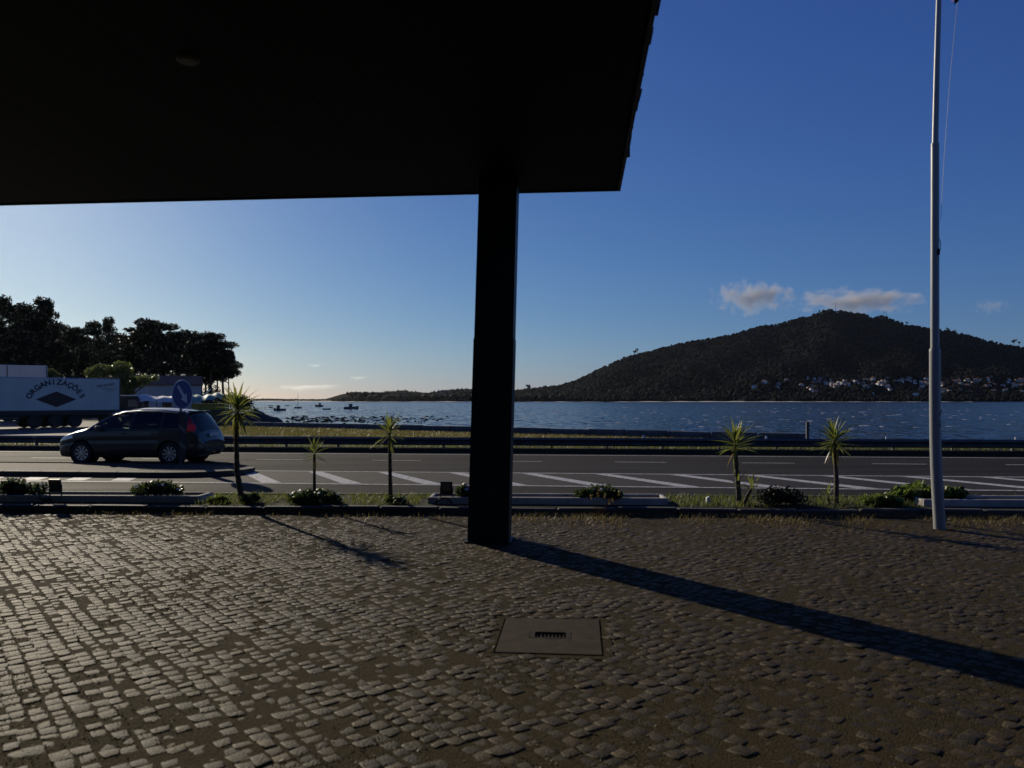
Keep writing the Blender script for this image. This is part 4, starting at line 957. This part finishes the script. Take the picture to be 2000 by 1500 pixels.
# ------------------------------------------------------------------ planters, plants, lamps in the bed
def planter(x0, x1, label):
    L = x1-x0; xm = (x0+x1)/2; t = empty('planter', (xm, BY(xm)+.52, .10), BA, label, 'planter'); H = .125; D = .62; th = .07
    MB().cbox((0,0,H/2-.01), (L,th,H+.02), .012).cbox((0,D-th,H/2-.01), (L,th,H+.02), .012).build('long_wall', M['concrete'], t)
    for s in (-1,1): MB().cbox((s*(L/2-th/2),D/2-th/2,H/2-.012), (th,D-2*th-.004,H+.016), .012).build('end_wall', M['concrete'], t)
    MB().box((0,D/2-th/2,H/2-.03), (L-2*th,D-2*th,H-.02)).build('soil', M['soil'], t)
    return t
planter(-11.5, gnd(374,985,.12)[0], 'long low concrete planter at the left edge')
planter(-1.45, 2.66, 'long low concrete planter behind the dark column')
planter(gnd(1796,990,.12)[0]+.15, 12.0, 'long low concrete planter at the right edge behind the flagpole')
def flowers(name, C, n, m, size):
    C = np.asarray(C); mb = MB()
    for _ in range(n):
        c = C[random.randrange(len(C))]; a = random.uniform(0,6.28); e = random.uniform(.1,1.2)
        p = Vector((c[0]+c[3]*math.cos(a)*math.cos(e), c[1]+c[4]*math.sin(a)*math.cos(e)*1.02, c[2]+c[5]*math.sin(e)*1.05))
        nn = Vector((random.uniform(-.6,.6), -random.uniform(.1,1), 1)).normalized(); q = nn.to_track_quat('Z','Y').to_matrix(); s = size*random.uniform(.7,1.2)
        for k in range(6):
            an = k*math.pi/3; d0 = Vector((math.cos(an),math.sin(an),.15)); t0 = Vector((-math.sin(an),math.cos(an),0))
            mb.add([p, p+q @ (d0*s*.6+t0*s*.25), p+q @ (d0*s), p+q @ (d0*s*.6-t0*s*.25)], [(0,1,2,3)])
    return np_mesh(name, mb.v, mb.f, m)
def bush(px_, hwp, vt, vb, Y, m, nf, label, fm='petal', leaf=.07, spiky=1.9, n=None, name='flowering_bush', z0=.12):
    c = at(px_, vb, Y); t = empty(name, (c[0],Y,z0), 0, label, 'bush'); hw_ = hwp/FPX*Y; h_ = max(.12, CAMH-(vt-HOR)/FPX*Y-z0); C = []
    for k in range(max(6, int(hwp/4))):
        f = random.uniform(-1,1); hh_ = h_*(1-.45*abs(f)**2)*random.uniform(.75,1.0); r = random.uniform(.22,.34)*min(h_,hw_)*1.1+.02
        C.append((f*(hw_-r*.6), random.uniform(-.5,.5)*min(hw_,.38), max(r*.5,hh_-r), r*1.15, r*1.1, r))
        C.append((f*(hw_-r), random.uniform(-.4,.4)*min(hw_,.35), h_*.35, r*1.2, r*1.1, h_*.33))
    place('foliage', leaves('foliage', C, n or int(500+26*hwp), leaf, m, aspect=spiky, up=.35), t)
    mb = MB()
    for k in range(6): q = C[random.randrange(len(C))]; mb.tube([(0+q[0]*.3,q[1]*.3,-.06),(q[0]*.7,q[1]*.7,q[2]*.5),(q[0],q[1],q[2])], [.010,.007,.004], 5)
    mb.build('stems', M['bark'], t)
    if nf: place('blossom', flowers('blossom', C, nf*2, M[fm], .036), t)
    return t
bush(34,56,931,968,13.75,M['bush_leaf'],14,'leafy flowering clump in the left planter at the left edge', z0=.19)
bush(308,50,934,968,13.68,M['bush_leaf'],12,'leafy flowering clump at the right end of the left planter', z0=.19)
bush(908,22,942,970,13.4,M['bush_leaf'],4,'small clump in the planter half hidden by the column', z0=.19)
bush(1170,53,944,974,13.3,M['bush_leaf'],5,'dark leafy clump in the middle planter right of the column', z0=.19)
bush(615,54,950,992,13.3,M['bush_leaf'],16,'rounded bush dotted with white daisies around the short spiky plant')
bush(778,22,966,990,13.25,M['bush_leaf'],7,'small white-flowered clump at the foot of the second tall spiky plant')
bush(492,22,960,990,13.35,M['bush_leaf'],0,'small leafy clump at the foot of the tallest left spiky plant')
bush(430,24,968,988,13.4,M['bush_bright'],6,'low sprawling clump left of the tallest spiky plant')
bush(1524,46,943,994,13.1,M['dark_leaf'],0,'round dark evergreen bush between the two right spiky plants', leaf=.055, n=2600)
bush(1722,40,958,994,12.95,M['bush_bright'],8,'spreading green clump with pale flowers left of the flagpole', 'petal_y', leaf=.10, spiky=3)
bush(1812,64,937,985,13.5,M['bush_bright'],0,'large bright leafy bush behind the foot of the flagpole', leaf=.11, n=2400)
bush(1866,28,944,978,13.6,M['bush_leaf'],0,'darker leafy clump just right of the flagpole', leaf=.09)
# spiky-leaved yuccas: every blade its own part
def blade_mesh(curve, wd):
    V = []; F = []; n_ = 6
    for k in range(n_+1):
        f = k/n_; ww = wd*(.55+1.2*f if f < .35 else 1-.98*((f-.35)/.65)**1.5); z = f; y = -curve*f*f
        V += [(-ww/2,y+ww*.22,z),(0,y,z),(ww/2,y+ww*.22,z)]
    for k in range(n_):
        b0 = k*3; F += [(b0,b0+1,b0+4,b0+3),(b0+1,b0+2,b0+5,b0+4)]
    return np_mesh('leaf', V, F, M['yucca'], True)
BL = [blade_mesh(c, w0) for c, w0 in ((.02,.115),(.10,.125),(.2,.13),(.05,.105))]
BD = []
for c_ in (.1,.25):
    me = blade_mesh(c_, .07); me.materials[0] = M['yucca_dry']; BD.append(me)
def crown(t, c, n, L, lo, seed, dry=0):
    r = random.Random(seed)
    for k in range(n):
        f = (k+.5)/n; el = R(88)-(R(88)-lo)*f**.85+r.uniform(-.2,.2); az = k*2.39996+r.uniform(-.45,.45)
        d = Vector((math.cos(el)*math.cos(az), math.cos(el)*math.sin(az), math.sin(el)))
        s = L*r.uniform(.62,1.15)*(.85 if el > 1.2 else 1)
        place('leaf', BL[r.randrange(4)], t, tuple(Vector(c)+Vector((0,0,.05-.13*f))+d*.02), d.to_track_quat('Z','Y').to_euler(), (s*1.0,s,s))
    for k in range(dry):
        az = r.uniform(0,6.28); el = R(r.uniform(-78,-50)); d = Vector((math.cos(el)*math.cos(az), math.cos(el)*math.sin(az), math.sin(el)))
        place('leaf', BD[k % 2] if k % 3 else BL[2], t, tuple(Vector(c)+Vector((0,0,-.1))), d.to_track_quat('Z','Y').to_euler(), (L*.9,)*3)
def yucca(pts, Y, r0, n, L, lo, seed, label, dry=0, side=()):
    b0 = at(pts[0][0], pts[0][1], Y); t = empty('yucca', (b0[0],Y,.08), 0, label, 'yucca')
    def trunk(pp, r_a, r_b):
        P = [Vector(at(px_,py_,Y))-t.location for px_, py_ in pp]; P[0].z = min(P[0].z,-.05); Q = []; rad = []; nn = 34; r = random.Random(seed)
        for k in range(nn+1):
            f = k/nn*(len(P)-1); i = min(int(f),len(P)-2); Q.append(P[i].lerp(P[i+1], f-i)); rad.append((r_a+(r_b-r_a)*k/nn)*(1.10 if k % 2 else .92)*r.uniform(.95,1.05))
        MB().tube(Q, rad, 9).build('trunk', M['yucca_bark'], t, True); return P[-1]
    e = trunk(pts, r0*.95, r0*.55); crown(t, e, n, L, lo, seed, dry)
    for (pp, n2, L2) in side: e = trunk(pp, r0*.7, r0*.5); crown(t, e, n2, L2, R(0), seed+9)
    return t
yucca([(474,990),(470,960),(463,920),(462,860),(463,800)], 13.5, .062, 78, .47, R(-48), 3, 'tallest spiky yucca left of centre, its crown over the rocky mound', 6)
yucca([(615,988),(614,940),(614,885)], 13.4, .036, 34, .30, R(-18), 5, 'shortest spiky yucca rising from the daisy bush', 2)
yucca([(763,990),(762,930),(761,845)], 13.4, .046, 46, .36, R(-28), 8, 'slender spiky yucca just left of the dark column', 4)
yucca([(1445,992),(1440,930),(1436,868)], 13.1, .050, 54, .42, R(-18), 13, 'spiky yucca with two side shoots, left of the round dark bush', 3, side=(([(1441,965),(1441,945)],20,.27),([(1449,990),(1460,968),(1468,955)],20,.27)))
yucca([(1633,990),(1634,940),(1629,860)], 13.1, .050, 48, .38, R(-24), 17, 'spiky yucca with drooping dry leaves, nearest to the flagpole', 10, side=(([(1622,990),(1617,970)],20,.25),))
# floodlights
def flood(px_, py_, Y, tilt, label, coil):
    c = at(px_, 965, Y); t = empty('floodlight', (c[0],Y,.215), R(-4), label, 'lamp')
    Mx = Matrix.Rotation(R(tilt),3,'X')
    cz = CAMH-(py_-HOR)/FPX*Y-.215
    MB().box((0,0,cz), (.20,.055,.225), M=Mx).build('housing', M['black'], t)
    MB().box(tuple(Mx @ Vector((0,-.032,.02))+Vector((0,0,cz))), (.155,.012,.14), M=Mx).build('lens', M['lens'], t)
    for s in (-1,1): MB().box((s*.108,.01,cz*.5), (.008,.03,cz+.02)).build('bracket_arm', M['black'], t)
    MB().box((0,.01,-.004), (.224,.04,.010)).build('bracket_base', M['black'], t)
    if coil: MB().lathe([(.15+.016*math.cos(a),.016*math.sin(a)) for a in np.linspace(0,6.283,9)], 24, 'y').build('cable_coil', M['rubber'], t, True, loc=(-.03,-.085,-.145), rot=(0,0,0))
    else:
        MB().cbox((-.10,-.06,-.06), (.10,.05,.09), .01).build('junction_box', M['galv'], t); MB().tube([(-.1,-.06,-.1),(-.22,-.09,-.02),(-.23,-.07,.05)], .012, 6).build('cable', M['rubber'], t)
flood(108,948,BY(-8)+.52, 12, 'small black floodlight on the left planter beside the leafy clump', False)
flood(872,953,BY(-1.1)+.52, 4, 'small black floodlight on the planter just left of the column', True)
c0 = gnd(1383,984,.11); mb = MB(); mb.prism([(-.035,-.03),(.035,-.03),(.03,.1),(.01,.125),(-.03,.11)], -.04, .04, 'y')
tag(mb.build('marker_stone', M['white'], loc=c0), 'small white painted stone stub in the grass left of the right yuccas', 'stone')

# ------------------------------------------------------------------ flagpole, its line and flag
c0 = gnd(1835,1033); YF = c0[1]; t = empty('flagpole', (c0[0],YF,0), 0, 'tall slightly bent white flagpole in three sections at the right', 'flagpole')
def fp(px_, py_): return tuple(Vector(at(px_,py_,YF))-Vector((c0[0],YF,0)))
def pole(pp, r0, r1, nm): return MB().tube([fp(*q) for q in pp], list(np.linspace(r0,r1,len(pp))), 20).build(nm, M['pole'], t, True)
pole([(1835.5,1040),(1834,1010),(1831,960),(1828.5,910),(1827,860),(1826.3,800),(1826,682)], .082, .076, 'lower_section')
pole([(1826,686),(1826,480),(1826.2,281)], .060, .055, 'middle_section')
pole([(1826.2,285),(1829.5,140),(1833.5,0),(1840,-260)], .043, .033, 'upper_section')
for q, r0 in (((1826,682),.079),((1826.2,281),.058)): MB().tube([fp(q[0],q[1]+4), fp(q[0],q[1]-1)], [r0,r0*.93], 20).build('collar', M['pole'], t, True)
k = fp(1831,480); MB().lathe([(.085+.008*math.cos(a),.008*math.sin(a)) for a in np.linspace(0,6.283,7)], 20, 'y').build('rope_loop', M['galv'], t, True, loc=(k[0],k[1]-.03,k[2]), scale=(.35,1,1.15))
MB().cbox((k[0]-.02,k[1]-.06,k[2]-.1), (.03,.05,.09), .008).build('cleat', M['iron'], t)
for (px_, py_, dx, dz) in ((1830,808,.01,.05),(1833,803,.008,.05),(1830,830,.02,.03),(1831,824,.012,.025)): k = fp(px_,py_); MB().box((k[0],k[1]-.0735,k[2]), (dx,.004,dz)).build('scrape', M['black'], t)
MB().tube([fp(1833,-262),fp(1833,-275)], [.06,.03], 12).build('finial', M['pole'], t)
P = [Vector(fp(1868+i*(-32/14)-3*math.sin(i/14*3.14), 10+i*30)) for i in range(15)]
MB().tube([fp(1880,-240)]+[tuple(p+Vector((0,-.02,0))) for p in P], .0025, 5).build('halyard', M['galv'], t)
k = at(1872,2,YF); V = []; F = []
for j in range(15):
    for i in range(9):
        f, g2 = i/8, j/14; x = (f-.0)*.9*(.30+.7*g2)+.02*math.sin(j); V.append((k[0]-.06+x*.35+.05*math.sin(f*7+g2*3), YF+.09*math.sin(f*11+g2*5)+.05*f, k[2]-.02+1.55*g2+.55*f*g2*0-.0*f+(.10*f if j == 0 else .03*f)))
for j in range(14):
    for i in range(8): a = j*9+i; F.append((a,a+1,a+10,a+9))
fl = place('flag', np_mesh('flag', V, F, M['flag_red'], True)); tag(fl, 'limp red flag whose lowest corner hangs into the top right of the picture', 'flag')

# ------------------------------------------------------------------ boats and jetty
def hull_mesh(L, Bm, H, nm, m):
    V = []; F = []; ns, nr = 15, 7
    for i in range(ns):
        f = i/(ns-1); x = -L/2+L*f; wd = Bm/2*(1-max(0,(f-.45)/.55)**2.2)*(.82+.18*min(1,f*4)); sh = H*(1+.45*max(0,(f-.4)/.6)**2)
        for j in range(nr):
            a = math.pi*j/(nr-1); V.append((x, wd*math.cos(a)*abs(math.cos(a))**-.35 if abs(math.cos(a)) > 1e-3 else 0, sh-(sh+.25*H)*math.sin(a)**.8))
    for i in range(ns-1):
        for j in range(nr-1): a = i*nr+j; F.append((a,a+1,a+nr+1,a+nr))
        F.append((i*nr,(i+1)*nr,(i+1)*nr+nr-1,i*nr+nr-1))
    F.append(tuple(range(nr-1,-1,-1))); F.append(tuple((ns-1)*nr+j for j in range(nr)))
    me = bpy.data.meshes.new(nm); me.from_pydata(V, [], F); me.update(); me.materials.append(m); return me
def boat(px_, vw, Lpx, H, rz, cabin, mast, label, flip=1, name='fishing_boat'):
    c = gnd(px_, vw, SEA); L = Lpx/FPX*c[1]; t = empty(name, (c[0],c[1],SEA-.02), rz, label, 'boat')
    place('hull', hull_mesh(L, L*.32, H, 'hull', M['hull_dark']), t)
    MB().tube([(-L/2+.1,L*.14,H*1.02),(L*.1,L*.16,H*1.02)], .05, 5).tube([(-L/2+.1,-L*.14,H*1.02),(L*.1,-L*.16,H*1.02)], .05, 5).build('gunwale', M['hull_white'], t)
    if cabin:
        cb_ = MB().cbox((cabin*L,0,H+.55), (L*.24,L*.17,1.3), .06).build('cabin', M['hull_dark'], t); MB().box((cabin*L,0,H+1.25), (L*.29,L*.21,.08)).build('cabin_roof', M['hull_white'], cb_)
        MB().box((cabin*L+L*.06,-L*.086,H+.85), (L*.08,.03,.3)).build('window', M['window_dark'], cb_)
    if mast: MB().tube([(0,0,H*.5),(0,0,mast)], [.14,.07], 6).build('mast', M['galv'], t); MB().tube([(0,0,H+.7),(-L*.4,0,H+.8)], .05, 6).build('boom', M['galv'], t)
boat(686,799,28,.95,R(10),-.04,2.8,'largest dark fishing boat on the water, rightmost of the moored boats')
boat(623,794.5,16,.9,R(170),-.1,0,'small dark cabin boat moored left of the largest boat')
boat(582,797.5,14,.6,R(8),0,6.6,'small boat with a tall thin mast, moored in the bay', name='sailing_boat')
boat(546,802,24,.7,R(176),.1,0,'low dark boat moored just beyond the rocky mound')
boat(638,800,16,.45,R(5),0,0,'little open dinghy between the largest boat and the masted boat', name='dinghy')
boat(529,793,9,.4,R(3),0,0,'tiny far open boat above the end of the jetty', name='dinghy')
boat(561,793,8,.4,R(3),0,0,'tiny far open boat left of the tall mast', name='dinghy')
c0 = gnd(503,799,SEA); t = empty('jetty', (c0[0],c0[1],SEA), R(4), 'narrow dark jetty with posts running out from the left shore', 'jetty')
JL = 60/FPX*c0[1]; n_ = 12
for k in range(n_): MB().box((-JL*.75+JL*1.25*(k+.5)/n_,0,.5), (JL*1.25/n_-.03,1.1,.1)).build('plank', M['wood'], t)
for k in range(6): x = -JL*.72+JL*1.2*k/5; MB().tube([(x,.45,-.6),(x,.45,1.0)], .09, 6).build('pile', M['wood'], t)
MB().box((JL*.42,0,.75), (1.2,.7,.45)).build('crate', M['hull_dark'], t)

# ------------------------------------------------------------------ grass
def scatter(n, fn):
    P = []
    while len(P) < n:
        p = fn()
        if p: P.append(p)
    return np.array(P)
def bedp():
    X = random.uniform(-10,10.5); f = random.random(); nz = math.sin(X*2.3)+math.sin(X*5.1+f*3)*.6
    if nz < -.6 and random.random() < .7: return None
    if f < .62 and (X < -5.4 or -1.6 < X < 2.8 or X > 6.8): return None
    return (X, BY(X)+.2+1.4*f, .10)
tag(place('bed_grass', blades('bed_grass', scatter(9000,bedp), .085, .010, M['grass'], 1.0)), 'ragged green grass growing in the planted bed', 'grass', kind='stuff')
def footp():
    X = random.uniform(-7.5,9.5); d = abs(random.gauss(0,.45)); k = .25+.75*(X > .2)
    if random.random() > k: return None
    if d > .12 and math.sin(X*1.9)+math.sin(X*4.7+1) < -.1*0+random.uniform(-1,1): return None
    return (X, BY(X)-.02-d, -.02)
tag(place('foot_grass', blades('foot_grass', scatter(5200,footp), .07, .009, M['dry_grass'], 1.3)), 'dry brownish grass creeping onto the cobbles below the bed kerb', 'grass', kind='stuff')
def vergep():
    u = random.uniform(-30,26); wd = random.triangular(27.3,30,28.4); return W(u, wd, .11)
tag(place('verge_grass', blades('verge_grass', scatter(9000,vergep), .09, .022, M['grass'], .8)), 'rough green grass on the verge under the crash barrier', 'grass', kind='stuff')
def farp():
    f = random.random(); X = random.uniform(-19,14); Yw = wallY(X)-.2; Yr = Yw-random.triangular(0,11,1.5)
    if Yr < 30.2-.087*X: return None; 
    if X < -8 and Yr < 37.5 and random.random() < .93: return None
    return (X, Yr, .085)
tag(place('shore_grass', blades('shore_grass', scatter(24000,farp), .11, .035, M['dry_grass'], .8)), 'yellowed grass strip between the road and the seawall', 'grass', kind='stuff')
tag(place('shore_grass_green', blades('shore_grass_green', scatter(16000,farp), .10, .035, M['grass'], .8)), 'green grass mixed into the strip along the seawall', 'grass', kind='stuff')
# wispy dry stems in front of the middle planter
t = empty('dry_weed', (1.45,BY(1.45)-.1,-.02), 0, 'thin pale dry weed stems in front of the middle planter', 'weed')
for k in range(7):
    dx = random.uniform(-.12,.12); hh_ = random.uniform(.25,.46); MB().tube([(dx*.4,0,0),(dx,.02,hh_*.6),(dx*2+.08,.03,hh_)], [.004,.003,.002], 4).build('stem', M['yucca_dry'], t)
    place('seed_head', leaves('seed_head', [(dx*2+.08,.03,hh_,.02,.02,.05)], 22, .03, M['dry_grass']), t)

# ------------------------------------------------------------------ clouds and haze
def cloudmat(dens, sc, thr, an=.2):
    m = bpy.data.materials.new('cloud'); m.use_nodes = True; n = m.node_tree; n.nodes.clear(); L = n.links
    out = n.nodes.new('ShaderNodeOutputMaterial'); pv = n.nodes.new('ShaderNodeVolumePrincipled'); pv.inputs['Color'].default_value = (1,1,1,1); pv.inputs['Anisotropy'].default_value = an
    tc = n.nodes.new('ShaderNodeTexCoord'); ln = n.nodes.new('ShaderNodeVectorMath'); ln.operation = 'LENGTH'; L.new(tc.outputs['Object'], ln.inputs[0])
    no = n.nodes.new('ShaderNodeTexNoise'); no.inputs['Scale'].default_value = sc; no.inputs['Detail'].default_value = 5; no.inputs['Roughness'].default_value = .6
    mp = n.nodes.new('ShaderNodeMapping'); mp.inputs['Scale'].default_value = (2.6,1,1); L.new(tc.outputs['Object'], mp.inputs[0]); L.new(mp.outputs[0], no.inputs['Vector'])
    a = n.nodes.new('ShaderNodeMath'); a.operation = 'SUBTRACT'; L.new(no.outputs['Fac'], a.inputs[0]); 
    b_ = n.nodes.new('ShaderNodeMath'); b_.operation = 'MULTIPLY_ADD'; L.new(ln.outputs['Value'], b_.inputs[0]); b_.inputs[1].default_value = .42; b_.inputs[2].default_value = thr
    L.new(b_.outputs[0], a.inputs[1]); c = n.nodes.new('ShaderNodeMath'); c.operation = 'MULTIPLY'; c.use_clamp = False; L.new(a.outputs[0], c.inputs[0]); c.inputs[1].default_value = dens*5
    d = n.nodes.new('ShaderNodeMath'); d.operation = 'MAXIMUM'; L.new(c.outputs[0], d.inputs[0]); d.inputs[1].default_value = 0
    L.new(d.outputs[0], pv.inputs['Density']); L.new(pv.outputs[0], out.inputs['Volume']); return m
sph = MB(); nn = 16
sph.lathe([(math.sin(math.pi*k/10)*1.0+1e-4, -math.cos(math.pi*k/10)) for k in range(11)], nn)
CL = [(1472,580,78,30,'small ragged cloud above the left shoulder of the hill',.008),(1675,588,125,24,'long flat cloud lying behind the hill top',.006),(1935,598,34,14,'faint wisp of cloud right of the flagpole',.003),
      (590,757,52,6,'row of tiny pale clouds low over the bay',.0016),(632,755,34,6,'tiny pale cloud low over the bay beside the row',.0016),(615,714,14,4,'tiny faint cloud high over the bay',.003),(700,738,20,4,'tiny faint cloud above the headland',.003)]
for (px_, py_, rw, rh, lab, de) in CL:
    Y = 6000.0 if py_ < 700 else 16000.0; p = at(px_,py_,Y)
    me = sph.mesh('cloud', cloudmat(de, 1.7, .20, .2 if py_ < 700 else .8), True); k = Y/FPX
    o = place('cloud', me, None, p, (0,0,0), (rw*k*1.25, rw*k*.5, rh*k*1.35)); tag(o, lab, 'cloud')
m = bpy.data.materials.new('haze'); m.use_nodes = True; n = m.node_tree; n.nodes.clear(); out = n.nodes.new('ShaderNodeOutputMaterial')
pv = n.nodes.new('ShaderNodeVolumePrincipled'); pv.inputs['Color'].default_value = (.85,.93,1,1); pv.inputs['Density'].default_value = .000011; pv.inputs['Anisotropy'].default_value = .75
n.links.new(pv.outputs[0], out.inputs['Volume'])
hz = MB().box((0,3300,196), (10800,7200,402)).build('haze', m); tag(hz, 'thin pale haze over the bay', 'haze', kind='stuff')
